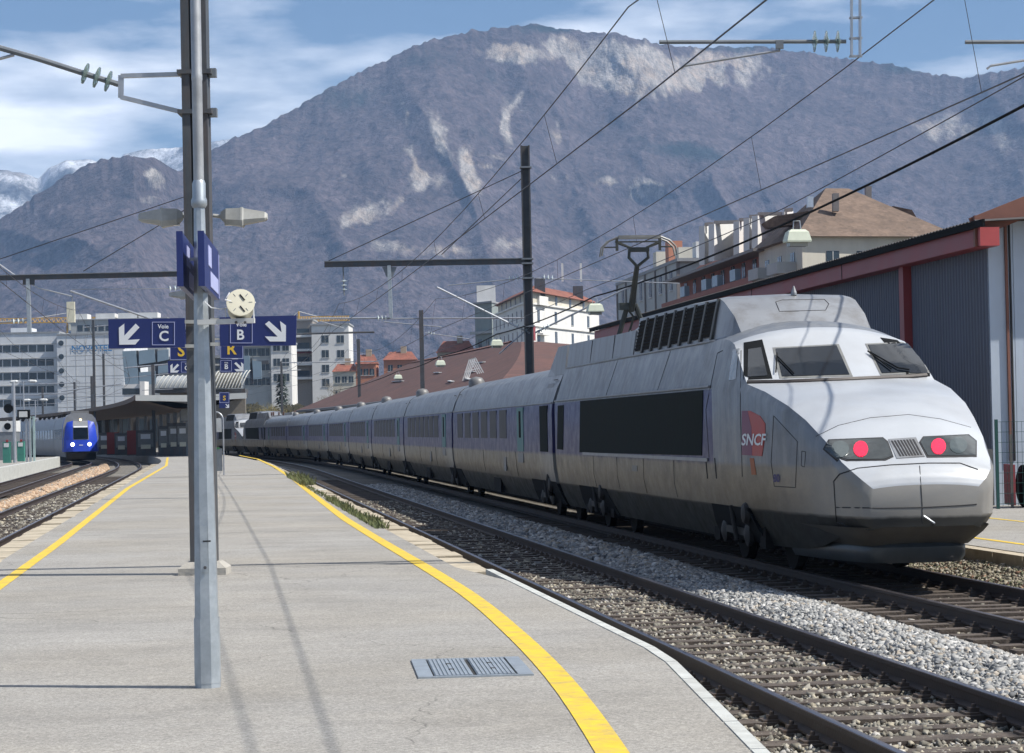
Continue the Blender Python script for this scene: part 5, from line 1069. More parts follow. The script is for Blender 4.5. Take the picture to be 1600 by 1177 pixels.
# mirror portal over the left-hand tracks on a mast hidden behind the front ones
LY = 94.0; ml, ML0 = cant_mast(312, 305, 300, LY, 'dark mast on the platform carrying the long beam over the far tracks', PZ)
q = lambda x, y: at_y(x, y, LY) - ML0
MB().bar(q(300, 428), q(-60, 436), .16, .19).build('beam', darksteel, ml); MB().bar(q(300, 424), q(-60, 432), .28, .03).build('beam_flange', midsteel, ml)
for (a, b_) in (((302, 303), (-30, 415)), ((302, 320), (130, 424))): MB().tube([q(*a), q(*b_)], .018, 5).build('stay', wirem, ml)
MB().bar(q(44, 436), q(46, 520), .14, .20).build('drop_post', galv, ml); MB().bar(q(36, 440), q(54, 440), .1, .25).build('gusset', darksteel, ml)
MB().tube([q(46, 501), q(-60, 507)], .035, 8).build('cantilever_tube', tubesteel, ml); beads(ml, (18, 503), (40, 501), q)
MB().tube([q(298, 520), q(110, 455)], .04, 8).build('cantilever_tube', tubesteel, ml); MB().tube([q(296, 451), q(112, 452)], .015, 6).build('tie', tubesteel, ml); beads(ml, (262, 451), (286, 450), q)
MB().tube([q(-40, 385), q(20, 428), q(60, 450), q(112, 463)], .03, 6).build('jumper_cable', tubesteel, ml)
MB().box(q(111, 488), (.30, .2, .8)).build('switch_box', cream, ml); MB().tube([q(113, 463), q(112, 480)], .02, 5).build('hanger', midsteel, ml)
# slimmer masts along the line
def slim(px, ytop, Y, label, arms, group='slim masts along the line'):
    b0 = at_y(px, 640, Y); m_ = empty('catenary_mast', (b0.x, Y, .0), 0, label, 'mast', group); f = lambda x, y: at_y(x, y, Y) - Vector((b0.x, Y, 0))
    top = f(px, ytop).z
    MB().box((0, 0, top / 2), (.26, .26, top)).build('post', darksteel, m_)
    for a, b_, r_ in arms: MB().tube([f(*a), f(*b_)], r_, 6).build('arm', tubesteel if r_ < .08 else darksteel, m_)
    return m_, f
m_, f = slim(661, 485, 150, 'slim dark mast behind the train beside the tiled goods hall', (((595, 498), (820, 497), .05), ((600, 503), (690, 511), .035), ((664, 520), (735, 530), .03))); beads(m_, (668, 520), (680, 522), f)
m_, f = slim(562, 530, 205, 'slim dark mast behind the train in front of the bare trees', (((462, 522), (585, 519), .09), ((440, 567), (592, 565), .05), ((556, 519), (558, 540), .05))); beads(m_, (557, 530), (558, 540), f)
m_, f = slim(441, 565, 300, 'thin mast rising behind the far end of the train', (((420, 582), (470, 578), .05),))
for px, yt, Y, ar, lb in ((148, 500, 260, ((130, 512), (185, 507)), 'tallest of the line masts before the hotel wing, next to the Voie C sign'), (163, 553, 300, ((110, 548), (195, 545)), 'line mast rising just right of the hotel lettering'), (117, 597, 330, ((60, 600), (150, 598)), 'thin line mast rising behind the blue train front'), (144, 588, 280, ((95, 612), (190, 600)), 'line mast rising between the blue train and the canopy'), (67, 605, 340, ((20, 618), (120, 615)), 'thin line mast before the hotel window rows'), (240, 570, 210, ((195, 575), (300, 566)), 'line mast standing through the canopy below the tilted panels')):
    slim(px, yt, Y, lb, ((ar[0], ar[1], .07), ((ar[0][0], ar[0][1] + 16), (ar[1][0], ar[1][1] + 14), .04), ((px - 18, yt + 40), (px + 30, yt + 38), .035)), 'masts in front of the hotel')

# ------------------------------------------------------------------ overhead wires (each line is one thing)
def span_line(off, d, sup, zs, sag, n=14, stag=0.0):
    pts = []
    for i in range(len(sup) - 1):
        for k in range(n):
            t = k / n; y = sup[i] + (sup[i + 1] - sup[i]) * t; p = off(y, d + stag * (1 - 2 * t) * (1 if i % 2 else -1)); pts.append((p.x, p.y, zs[i] + (zs[i + 1] - zs[i]) * t - sag * 4 * t * (1 - t)))
    p = off(sup[-1], d); pts.append((p.x, p.y, zs[-1])); return pts
def z_at(pts, y):
    for a, b_ in zip(pts, pts[1:]):
        if a[1] <= y <= b_[1]: t = (y - a[1]) / max(b_[1] - a[1], 1e-6); return Vector(a).lerp(Vector(b_), t)
    return Vector(pts[-1])
def overhead(off, d, sup, zc, zm, sag, label, stag, dropper=7.0, y0=None):
    t = empty('overhead_line', (off(sup[0], d).x, sup[0], 0), 0, label, 'wire'); o_ = Vector(t.location); c = span_line(off, d, sup, [zc] * len(sup), .04, stag=stag); m_ = span_line(off, d, sup, [zm] * len(sup), sag)
    MB().tube([Vector(p) - o_ for p in c], .010, 5).build('contact_wire', wirem, t); MB().tube([Vector(p) - o_ for p in m_], .009, 5).build('messenger_wire', wirem, t)
    y = sup[0] + 3
    while y < min(sup[-1], 190): MB().tube([z_at(c, y) - o_, z_at(m_, y) - o_], .004, 4).build('dropper', wirem, t); y += dropper
overhead(T1, .15, [-30, HY, 94, 150, 205, 260, 320], 5.92, 6.95, .80, 'contact wire and messenger hung over the empty track beside the platform', .22, 9.0)
overhead(T2, .10, [-30, HY, 94, 150, 205, 260, 320], 5.76, 7.05, .85, 'contact wire and messenger hung over the standing train', .2, 11.0)
overhead(TC, 0, [-20, 27, 94, 150, 205, 260], 5.8, 6.9, .8, 'contact wire and messenger over the curving track left of the platform', .2)
overhead(TD, 0, [-20, 27, 94, 150, 205, 260], 5.8, 6.9, .8, 'contact wire and messenger over the blue regional train', .2)
# lantern cable over the side platform
LD = 2.8; LYS = [47.0, 72.0, 97.0, 121.0, 146.0]
lanternm = mat('lantern_cream', (.58, .62, .50), .5, 0, .1, 5)
lz = lambda i: 5.55 - .10 * i
cab = span_line(T2, LD, [-20, 22] + LYS + [190], [9.0, 6.95] + [lz(i) + .42 for i in range(5)] + [5.2], .12)
cb2 = span_line(T2, LD - .25, [-20, 22] + LYS + [190], [9.2, 7.15] + [lz(i) + .62 for i in range(5)] + [5.5], .05)
t = empty('lantern_cable', (T2(22, LD).x, 22, 0), 0, 'thick black cable with lanterns running over the train towards the houses', 'cable'); o_ = Vector(t.location)
MB().tube([Vector(p) - o_ for p in cab], .022, 6).build('power_cable', black, t); MB().tube([Vector(p) - o_ for p in cb2], .010, 5).build('support_wire', wirem, t)
def lantern_mesh():
    b_ = MB(); rr = [[(-hw, -hd, z), (hw, -hd, z), (hw, hd, z), (-hw, hd, z)] for z, hw, hd in ((0, .24, .16), (.03, .245, .165), (.20, .20, .13), (.25, .14, .08))]; b_.loft(rr, True, True); return b_
L0 = None
names = ['near the brown-roofed house', 'in front of the white mansion', 'above the tiled goods hall roof', 'by the tall dark mast', 'beyond the slim mast']
for i, Y in enumerate(LYS):
    p = T2(Y, LD); e = empty('lantern', (p.x, p.y, lz(i) - .05), random.uniform(-.2, .2), 'cream box lantern hanging on the cable ' + ['beside the brown-roofed house', 'in front of the white mansion', 'over the tiled roof next to the tall mast', 'over the tiled roof near the white trestles', 'low over the far end of the tiled roof'][i], 'lantern', 'lanterns hung along the cable')
    if i == 0: sh_ = lantern_mesh().build('housing', lanternm, e); gl_ = MB().box((0, 0, -.04), (.36, .22, .08)).build('glass', lampglass, e); hk = MB().tube([(-.08, 0, .24), (-.06, 0, .42), (.06, 0, .42), (.08, 0, .24)], .012, 6).build('hook', tubesteel, e)
    else: inst(sh_, 'housing', e); inst(gl_, 'glass', e); inst(hk, 'hook', e)
# ------------------------------------------------------------------ platform canopy far down the island platform
def pcx(y): return (edgeL(y).x + edgeR(y).x) / 2
canw = mat('canopy_white', (.62, .63, .60), .7, 0, .1, 1); canu = mat('canopy_soffit', (.16, .115, .085), .8, 0, .2, 1); canr = mat('canopy_roof', (.15, .14, .13), .8, 0, .2, 1)
can = empty('platform_canopy', (pcx(184), 184, PZ), 0, 'long dark butterfly platform canopy with a white end fascia', 'canopy'); c0 = Vector(can.location)
ys = list(np.arange(184, 400, 6.0)); W = 4.2
def crow(y, pts): return [(pcx(y) + x - c0.x, y - c0.y, z - PZ) for x, z in pts]
MB().loft([crow(y, [(-W, 4.95), (0, 4.30), (W, 4.95)]) for y in ys]).build('roof', canr, can)
MB().loft([crow(y, [(-W + .02, 4.80), (-1.2, 4.02), (0, 3.95), (1.2, 4.02), (W - .02, 4.80)]) for y in ys]).build('soffit', canu, can)
for s in (-1, 1): MB().loft([crow(y, [(s * W, 4.72), (s * (W + .06), 4.72), (s * (W + .06), 5.08), (s * W, 5.08)]) for y in ys], True, True).build('edge_fascia', canu, can)
MB().loft([crow(184 + q, [(-W, 5.08), (-W, 4.66), (0, 4.50), (W, 4.66), (W, 5.08), (0, 5.0)]) for q in (-.3, .05)], True, True).build('end_fascia', canw, can)
for y in np.arange(190, 300, 9.0): MB().bar((pcx(y) - c0.x, y - c0.y, 0), (pcx(y) - c0.x, y - c0.y, 3.7), .28, .28).build('column', midsteel, can)
vend = mat('machine_red', (.26, .03, .03), .4); pan = mat('panel_pale', (.20, .21, .21), .6)
def slab(name, label, cat, px, Y, w, d, h, m_, dx=0, extra=None, group=None):
    p = at_y(px, 690, Y); e = empty(name, (p.x, Y, PZ), 0, label, cat, group); MB().box((0, 0, h / 2), (w, d, h)).build('cabinet', m_, e)
    MB().box((0, -d / 2 - .012, h * .62), (w * .8, .02, h * .55)).build('front_panel', pan if extra is None else extra, e); MB().box((0, 0, -.0 + .04), (w * 1.05, d * 1.05, .08)).build('plinth', darksteel, e); return e
slab('vending_machine', 'dark red vending machine under the canopy beside a grey board', 'machine', 177, 215, 1.0, .8, 2.0, vend, extra=vend)
slab('vending_machine', 'dark red vending machine under the canopy between pale panels', 'machine', 209, 205, 1.0, .8, 2.1, vend, extra=vend)
for i, (px, Y, w, h, lb) in enumerate(((190, 212, 1.2, 1.9, 'pale notice panel under the canopy between the red machines'), (228, 200, 1.6, 2.1, 'wide glazed shelter panel under the canopy'), (256, 195, .9, 2.4, 'tall pale timetable board under the canopy'), (272, 192, 1.0, 2.6, 'narrow board with white sheets under the canopy'), (286, 190, 1.0, 2.6, 'board with white and yellow sheets under the canopy'), (164, 222, 1.4, 2.0, 'grey bench shelter at the far end under the canopy'))):
    e = slab('notice_board', lb, 'board', px, Y, w, .25, h, darksteel); MB().box((0, -.16, h * .75), (w * .5, .02, .4)).build('sheet', signwhite, e); MB().box((0, -.16, h * .35), (w * .5, .02, .35)).build('sheet', cream, e)
e = slab('hanging_sign', 'small pale hanging sign under the canopy edge', 'sign', 293, 186, .9, .1, 1.0, pan); e.location.z = 3.0
bdrop = empty('dark_backdrop', ((150 - 800) / F * 300, 300, 0), 0, 'dark low backdrop wall added to darken the space behind the canopy columns', 'building'); so_ = Vector(bdrop.location); dkw = mat('backdrop_dark', (.07, .062, .055), .9)  # dark wall added to close off the light behind the canopy
px_plate([(135, 640), (345, 632), (345, 700), (135, 700)], 300, 8, so_).build('wall', dkw, bdrop)
for k in range(9): px_plate([(150 + k * 21, 655), (162 + k * 21, 655), (162 + k * 21, 690), (150 + k * 21, 690)], 299.9, .2, so_).build('window', winglass, bdrop)
# ------------------------------------------------------------------ left-hand platform furniture
grn = mat('machine_green', (.05, .22, .17), .5, 0, .2, 3); whm = mat('white_paint', (.66, .67, .66), .5, 0, .1, 2)
def at_left(px, Y): p = at_y(px, 700, Y); p.z = LZ; return p
p = at_left(23, 150); e = empty('platform_clock_pole', p, 0, 'grey pole with a round dark disc on the far platform', 'pole')
MB().lathe((0, 0, 0), (0, 0, 1), [(0, .11), (5.0, .09)], 10).build('post', tubesteel, e); MB().lathe((-.32, -.05, 3.35), (0, -1, 0), [(0, .27), (.12, .29), (.13, .26)], 20).build('disc', black, e); MB().bar((-.1, 0, 3.35), (-.3, 0, 3.35), .04, .04).build('arm', darksteel, e)
p = at_left(38, 152); e = empty('information_screen', p, 0, 'white screen box in a dark frame on two posts', 'screen'); MB().box((0, 0, 3.0), (.75, .35, .55)).build('frame', black, e); MB().box((0, -.19, 3.0), (.52, .04, .36)).build('screen', whm, e)
for x in (.15, .35): MB().bar((x, 0, 0), (x, 0, 2.75), .10, .10).build('post', tubesteel, e)
p = at_left(50, 156); e = empty('display_post', p, 0, 'pale green steel post pair beside the white screen box', 'post')
for x in (-.1, .14): MB().bar((x, 0, 0), (x, 0, 2.9), .14, .10).build('post', mat('pale_green_post', (.38, .50, .48), .5), e)
for px, Y, lb in ((11, 150, 'green ticket validator beside the round disc pole'), (33, 158, 'green ticket validator between the steel posts')):
    p = at_left(px, Y); e = empty('ticket_validator', p, 0, lb, 'machine'); MB().box((0, 0, .65), (.45, .4, 1.3)).build('body', grn, e); MB().box((0, -.21, 1.1), (.3, .03, .25)).build('panel', whm, e); MB().lathe((.05, -.22, 1.35), (0, -1, 0), [(0, .09), (.02, .08)], 10).build('red_button', vend, e)
p = at_left(8, 170); e = empty('platform_cabin', p, 0, 'small white cabin with a round dark opening at the far platform', 'cabin'); MB().box((0, 0, 1.0), (1.8, 1.4, 2.0)).build('wall', midsteel, e); MB().box((0, 0, 2.35), (1.9, 1.5, .75)).build('upper_panel', whm, e); MB().lathe((.35, -.76, 2.35), (0, -1, 0), [(0, .24), (.03, .24), (.04, .1)], 16).build('opening', black, e)
for px, yt, Y, lb in ((38, 596, 240, 'slender double lamp post with white heads before the hotel windows'), (56, 625, 260, 'shorter double lamp post with white heads before the hotel')):
    p = at_y(px, 690, Y); e = empty('lamp_post', (p.x, Y, 0), 0, lb, 'lamp'); h = at_y(px, yt, Y).z; MB().lathe((0, 0, 0), (0, 0, 1), [(0, .10), (h, .06)], 8).build('post', tubesteel, e)
    for s in (-1, 1):
        MB().tube([(0, 0, h - .1), (s * .6, 0, h)], .04, 6).build('arm', tubesteel, e); MB().lathe((s * .5, 0, h), (s, 0, -.05), [(0, .08), (.2, .16), (.7, .15), (.85, .05)], 10).build('lamp_head', whm, e)

# ------------------------------------------------------------------ metal shed on the right
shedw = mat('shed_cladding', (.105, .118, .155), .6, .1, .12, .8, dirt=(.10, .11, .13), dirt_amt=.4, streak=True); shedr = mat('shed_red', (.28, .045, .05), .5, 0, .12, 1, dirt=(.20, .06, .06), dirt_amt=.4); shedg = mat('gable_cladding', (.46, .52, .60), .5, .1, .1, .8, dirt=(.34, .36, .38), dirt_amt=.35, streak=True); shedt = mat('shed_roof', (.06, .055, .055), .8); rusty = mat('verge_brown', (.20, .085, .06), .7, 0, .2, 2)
SX, SYY = 9.75, 49.5; sa = math.atan2(1, -.124) - math.pi / 2
shed = empty('metal_shed', (SX, SYY, RZ), sa, 'corrugated blue-grey shed with a red fascia beside the train', 'building')
# local y runs along the track, x into the shed
def corrug(n, y0, step, x0, dep, z0, z1, m_, name):
    pr = []
    for i in range(n):
        y = y0 + i * step; pr += [(x0, y), (x0, y + step * .35), (x0 - dep, y + step * .5), (x0 - dep, y + step * .85)]
    return MB().loft([[(x, y, z) for x, y in pr] for z in (z0, z1)]).build(name, m_, shed)
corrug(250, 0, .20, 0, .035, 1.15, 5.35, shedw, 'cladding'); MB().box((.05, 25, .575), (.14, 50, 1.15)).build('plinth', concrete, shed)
MB().box((-.36, 24, 5.42), (.10, 49.4, .36)).build('fascia', shedr, shed); MB().box((-.18, 24, 5.26), (.34, 49.3, .05)).build('fascia_soffit', shedr, shed); MB().box((-.22, -.75, 5.42), (.40, .12, .37)).build('fascia_end', mat('red_bright', (.42, .07, .07), .5), shed)
for y in (5.6, 25, 44): MB().box((-.10, y, 2.9), (.22, .35, 4.7)).build('column', shedr, shed)
for y in (10, 20, 30): MB().box((-.415, y, 5.42), (.012, .03, .36)).build('fascia_joint', seamm, shed)
rf = MB(); rp_ = []
for i in range(220): y = -.8 + i * .23; rp_ += [(y, 0), (y + .10, .045)]
rf.loft([[(x, y, z + dz) for y, dz in rp_] for x, z in ((-.50, 5.72), (6.5, 6.05), (13.5, 5.72))]); rf.build('roof', shedt, shed)
MB().box((-.50, 24, 5.66), (.05, 50.6, .14)).build('roof_edge', black, shed)
# gable end: upright panels with ribs
gx = 0.0; i = 0
while gx < 12.8:
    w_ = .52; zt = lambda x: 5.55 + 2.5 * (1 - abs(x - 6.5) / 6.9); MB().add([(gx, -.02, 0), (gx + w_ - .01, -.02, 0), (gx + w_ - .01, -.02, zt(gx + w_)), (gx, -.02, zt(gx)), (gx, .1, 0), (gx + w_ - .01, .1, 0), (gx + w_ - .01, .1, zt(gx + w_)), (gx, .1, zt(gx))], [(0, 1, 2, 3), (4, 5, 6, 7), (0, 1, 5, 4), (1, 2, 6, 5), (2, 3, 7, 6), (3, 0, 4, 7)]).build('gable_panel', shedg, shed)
    MB().add([], []).bar((gx + .36, -.05, .9), (gx + .36, -.05, zt(gx + .36) - .02), .05, .06).build('panel_rib', rusty if i % 2 == 0 else shedg, shed); MB().bar((gx + .44, -.045, .9), (gx + .44, -.045, zt(gx + .44) - .02), .03, .05).build('panel_groove', seamm, shed)
    gx += w_; i += 1
for s, (xa, xb) in ((1, (-.45, 6.5)), (-1, (6.5, 13.45))):
    za, zb_ = (5.62, 8.22) if s > 0 else (8.22, 5.62); MB().bar((xa, -.45, za), (xb, -.45, zb_), .10, .42).build('verge_board', rusty, shed)
MB().box((-.30, -.55, 5.55), (.32, .12, .62)).build('verge_corner', rusty, shed)
# green mesh fence and the machine behind it
fg = mat('fence_green', (.012, .07, .06), .5); fe = empty('mesh_fence', (9.45, 47.6, RZ), 0, 'dark green wire mesh fence in front of the shed gable', 'fence')
for i in range(4): MB().bar((i * 1.6, 0, -.01), (i * 1.6, 0, 1.75), .06, .06).build('post', fg, fe)
wm = MB()
for z in np.arange(.1, 1.72, .2): wm.bar((0, 0, z), (4.8, 0, z), .008, .008)
for x in np.arange(.1, 4.8, .10): wm.bar((x, .01, .05), (x, .01, 1.7), .006, .006)
o_ = wm.build('wire_mesh', fg, fe); o_['kind'] = 'stuff'
for i in range(7): MB().bar((.35 + i * .42, .35, 0), (.35 + i * .42, .35, 1.45 + .1 * (i % 3)), .05, .05).build('slat', mat('slat_grey%d' % i, (.13, .12, .11), .7), fe)
cy = empty('wheeled_machine', (10.1, 48.3, RZ), 0, 'dark wheeled machine with a red side plate behind the mesh fence', 'machine'); MB().lathe((-.05, 0, .42), (1, .1, 0), [(0, .36), (.03, .42), (.14, .42), (.17, .36), (.17, .2)], 22).build('wheel', black, cy, 40); MB().box((-.25, .1, .45), (.05, .9, .8)).build('red_plate', shedr, cy); MB().box((.7, .1, .62), (.9, .6, .35)).build('body', darksteel, cy); MB().tube([(.3, -.1, .7), (.8, -.1, 1.0), (1.2, -.1, 1.0)], .04, 6).build('handle', whm, cy)

# ------------------------------------------------------------------ goods hall with brown tiled roof
def tile_mat(name, c, d, course):
    mt = mat(name, c, .85, 0, .3, .7, dirt=d, dirt_amt=.7); N = mt.node_tree.nodes; L = mt.node_tree.links; b = N['Principled BSDF']; tc = N.new('ShaderNodeTexCoord')
    w1 = N.new('ShaderNodeTexWave'); w1.bands_direction = 'Z'; w1.wave_profile = 'SAW'; w1.inputs['Scale'].default_value = course; w1.inputs['Distortion'].default_value = .6; w1.inputs['Detail'].default_value = 3; w1.inputs['Detail Scale'].default_value = 3; L.new(tc.outputs['Object'], w1.inputs['Vector'])
    vo = N.new('ShaderNodeTexVoronoi'); vo.inputs['Scale'].default_value = 3.5; L.new(tc.outputs['Object'], vo.inputs['Vector']); sp = N.new('ShaderNodeSeparateColor'); L.new(vo.outputs['Color'], sp.inputs[0])
    src = b.inputs['Base Color'].links[0].from_socket; hs = N.new('ShaderNodeHueSaturation'); r = N.new('ShaderNodeMapRange'); L.new(sp.outputs[0], r.inputs[0]); r.inputs[3].default_value = .85; r.inputs[4].default_value = 1.18; L.new(r.outputs[0], hs.inputs['Value']); L.new(src, hs.inputs['Color']); L.new(hs.outputs[0], b.inputs['Base Color'])
    bp = N.new('ShaderNodeBump'); bp.inputs['Strength'].default_value = .8; bp.inputs['Distance'].default_value = .08; L.new(w1.outputs[0], bp.inputs['Height']); L.new(bp.outputs[0], b.inputs['Normal']); return mt
tile = tile_mat('brown_tiles', (.125, .058, .045), (.06, .042, .038), 1.6); wallp = mat('hall_wall', (.20, .18, .15), .9)
gy0, gy1 = 112.0, 236.0
gh = empty('goods_hall', (T2(gy0, 5.2).x, gy0, 0), 0, 'long goods hall with a brown tiled roof behind the train', 'building'); g0 = Vector(gh.location)
ysr = list(np.arange(gy0, gy1 + 1, 8.0))
def grow(y, d, z): p = T2(y, d); return (p.x - g0.x, p.y - g0.y, z)
zr = 8.3
def hipz(y, d): return 4.05 + (zr - 4.05) * min(1, (y - gy0) / 60.0, 1)
rings = [[grow(y, 4.6, 4.05), grow(y, 4.6 + 9.9 * min(1, (y - gy0) / 60.0 + .001), hipz(y, 0)), grow(y, 24.5 - 10 * min(1, (y - gy0) / 60.0 + .001), hipz(y, 0)), grow(y, 24.5, 4.05)] for y in ysr[:-1]] + [[grow(gy1, 4.6, 4.0), grow(gy1 - 6, 14.5, zr - .2), grow(gy1 - 6, 14.51, zr - .2), grow(gy1, 24.5, 4.0)]]
MB().loft(rings).build('roof', tile, gh); MB().loft([[grow(y, 5.4, -.5), grow(y, 5.4, 4.2), grow(y, 23.6, 4.2), grow(y, 23.6, -.5)] for y in ysr]).build('wall', wallp, gh)
MB().add([grow(gy1 - .5, 5.4, 4.1), grow(gy1 - 4, 14.5, zr - .3), grow(gy1 - .5, 23.6, 4.1)], [(0, 1, 2)]).build('end_gable', tile, gh)
MB().loft([[grow(y, 4.5, 4.10), grow(y, 4.7, 4.16), grow(y, 4.7, 3.92), grow(y, 4.5, 3.92)] for y in ysr], True, True).build('gutter', darksteel, gh)
MB().loft([[grow(y, 14.3, zr), grow(y, 14.5, zr + .12), grow(y, 14.7, zr)] for y in ysr[:-1] if y > gy0 + 60]).build('ridge_cap', mat('ridge_tile', (.20, .10, .08), .8), gh)
rt = mat('roof_white', (.70, .70, .68), .6)
def onroof(y, d): t = (d - 4.6) / 9.9; return Vector(grow(y, d, 4.05 + (zr - 4.05) * t))
for (y, d, ln) in ((150, 8, 3.2), (160, 10, 3), (178, 9.5, 2.5), (140, 6.4, 2), (150, 6.6, 2.2), (195, 9, 4)):
    a, b_ = onroof(y, d), onroof(y + ln * 2, d + .3); MB().bar(a + Vector((0, 0, .06)), b_ + Vector((0, 0, .06)), .22, .06).build('snow_guard', rt, gh)
for k in range(4):
    b0 = onroof(142 + k * .9, 7.0 + k * .0); tz = empty('roof_trestle', b0 + g0, 0, 'white A-shaped trestle standing on the tiled roof', 'trestle', 'white trestles on the goods hall roof')
    for s in (-1, 1): MB().bar((s * .5, 0, -.1 + s * .25), (0, 0, 1.1), .07, .07).build('leg', rt, tz)
    MB().bar((-.3, 0, .35), (.3, 0, .5), .05, .05).build('crossbar', rt, tz)
MB().loft([[grow(y, 3.9, 3.1), grow(y, 3.9, 3.75), grow(y, 4.2, 3.75), grow(y, 4.2, 3.1)] for y in (176, 190, 206, 222)], True, True).build('loading_fascia', rt, gh)

# ------------------------------------------------------------------ houses
def wall_mat(n, c, d=.12): return mat(n, c, .85, 0, d, .35, bump=.1, dirt=tuple(x * .7 for x in c), dirt_amt=.35, streak=True)
whitew = wall_mat('white_render', (.72, .71, .68)); greyw = wall_mat('grey_render', (.42, .43, .42)); creamw = wall_mat('cream_render', (.60, .56, .47)); pinkw = wall_mat('brick_pink', (.30, .12, .09)); hotelw = wall_mat('hotel_panel', (.66, .68, .70)); tanw = wall_mat('tan_render', (.46, .38, .28)); orangew = wall_mat('orange_render', (.50, .22, .14))
redroof = tile_mat('red_tiles', (.24, .085, .055), (.14, .06, .045), 1.2); brownroof = tile_mat('brown_shingle', (.165, .115, .085), (.09, .065, .05), 1.3); flatroof = mat('flat_roof', (.30, .31, .32), .9); frame = mat('window_frame', (.55, .55, .53), .6); shut = mat('shutter_grey', (.22, .20, .19), .7); sill_m = mat('sill_stone', (.50, .48, .44), .8)
WIN = {}
def add_window(parent, c, u, w, h, frm=True, m_=None):      # window on a wall: centre, wall direction (unit, horizontal); outward = right-hand normal
    n = Vector((u.y, -u.x, 0)); rz = math.atan2(u.y, u.x); key = (round(w, 2), round(h, 2), frm, m_.name if m_ else '')
    if key not in WIN:
        WIN[key] = (MB().box((0, -.02, 0), (w, .06, h)).mesh('window', m_ or winglass), None if not frm else MB().box((0, -.04, -h / 2 - .06), (w + .3, .16, .10)).box((0, -.055, 0), (.06, .03, h)).mesh('window_bar', frame))
    o_ = bpy.data.objects.new('window', WIN[key][0]); COL.objects.link(o_); o_.parent = parent; o_.location = c; o_.rotation_euler = (0, 0, rz)
    if frm: k = bpy.data.objects.new('sill', WIN[key][1]); COL.objects.link(k); k.parent = o_
    return o_
def block(name, label, pts, z1, wm_, roofm=None, z0=-.6, cat='building', eave=.4, rise=0.0, apex=None):
    """walls over a plan polygon given as world (x, y), counter-clockwise seen from above"""
    o_ = Vector((pts[0][0], pts[0][1], 0)); e = empty(name, o_, 0, label, cat); P = [(x - o_.x, y - o_.y) for x, y in pts]
    MB().plate(P, z0, z1).build('wall', wm_, e)
    cx = sum(p[0] for p in P) / len(P); cy = sum(p[1] for p in P) / len(P)
    ex = [(cx + (x - cx) * (1 + eave / max(1e-3, math.hypot(x - cx, y - cy))), cy + (y - cy) * (1 + eave / max(1e-3, math.hypot(x - cx, y - cy)))) for x, y in P]
    if roofm:
        if rise:
            ap = apex or [(.5, .5)]; A = [Vector((P[0][0] + (P[1][0] - P[0][0]) * a + (P[3][0] - P[0][0]) * b_, P[0][1] + (P[1][1] - P[0][1]) * a + (P[3][1] - P[0][1]) * b_, z1 + rise)) for a, b_ in ap]
            v = [(x, y, z1 - .12) for x, y in ex] + [tuple(a) for a in A]
            if len(A) == 1: f = [(i, (i + 1) % 4, 4) for i in range(4)]
            else: f = [(0, 1, 5, 4), (1, 2, 5), (2, 3, 4, 5), (3, 0, 4)]
            MB().add(v, f + [(3, 2, 1, 0)]).build('roof', roofm, e)
        else: MB().plate(ex, z1, z1 + .35).build('roof', roofm, e)
    e['_p'] = 0; del e['_p']; return e, P
def facade(e, P, i, cols, rows, w, h, zlo, dz, m0=.06, m1=.06, frm=True, mm_=None, skip=()):
    a, b_ = Vector((*P[i], 0)), Vector((*P[(i + 1) % len(P)], 0)); u = (b_ - a).normalized(); L_ = (b_ - a).length
    for r in range(rows):
        for c in range(cols):
            if (r, c) in skip: continue
            t = m0 + (1 - m0 - m1) * (c + .5) / cols; p = a + u * (L_ * t); add_window(e, (p.x, p.y, zlo + r * dz), u, w, h, frm, mm_)
def X(px, Y): return (px - 800) / F * Y
def pxz(px, py, Y): return at_y(px, py, Y).z
# hotel
Y = 560.0; zt = pxz(60, 521, Y)
e, P = block('hotel', 'white panelled hotel block with long rows of windows and a blue rooftop name', [(X(-120, Y), Y), (X(93, Y), Y), (X(93, Y), Y + 40), (X(-120, Y), Y + 40)], zt, hotelw, flatroof, eave=.2)
for k, yy_ in enumerate((545, 567, 588, 609, 630)):
    zc = pxz(40, yy_, Y)
    for c in range(15):
        x = X(-116 + c * 13.4, Y) + X(800 + 6.7, Y) - P[0][0] - e.location.x + 0; add_window(e, (x, 0, zc), Vector((1, 0, 0)), 1.75, 1.55, False)
    MB().box(((P[1][0]) / 2, -.06, zc + 1.0), (P[1][0], .12, .12)).build('band', sill_m, e)
MB().box((X(22, Y) - e.location.x, 12, zt + .9), (4.5, 8, 1.6)).build('plant_room', hotelw, e)
zt2 = pxz(150, 524, Y); e2, P2_ = block('hotel_wing', 'blank white panelled wing carrying the blue hotel lettering', [(X(93.5, Y), Y - 3), (X(197, Y), Y - 3), (X(197, Y), Y + 34), (X(93.5, Y), Y + 34)], zt2, hotelw, flatroof, eave=.2)
w2 = P2_[1][0]
for i in range(1, 9): MB().box((w2 / 2, -.015, zt2 - i * 2.35), (w2, .04, .07)).build('panel_joint', sill_m, e2)
for i in range(1, 7): MB().box((w2 * i / 7, -.02, zt2 / 2), (.07, .04, zt2)).build('panel_joint', sill_m, e2)
for k, yy_ in enumerate((537, 558, 580, 601, 622)): MB().lathe((X(100, Y) - e2.location.x, 0, pxz(100, yy_, Y)), (0, -1, 0), [(0, .62), (.12, .60), (.13, .3)], 18).build('round_window', winglass, e2)
ltr = mat('hotel_blue', (.06, .22, .46), .5); vs_, fs_ = text_mesh('NOVOTEL', 2.05); o2 = Vector(e2.location)
MB().add([tuple(at_y(143, 545, Y - 3.12) + Vector((v.x * .98, 0, v.y)) - o2) for v in vs_], fs_).build('lettering', ltr, e2)
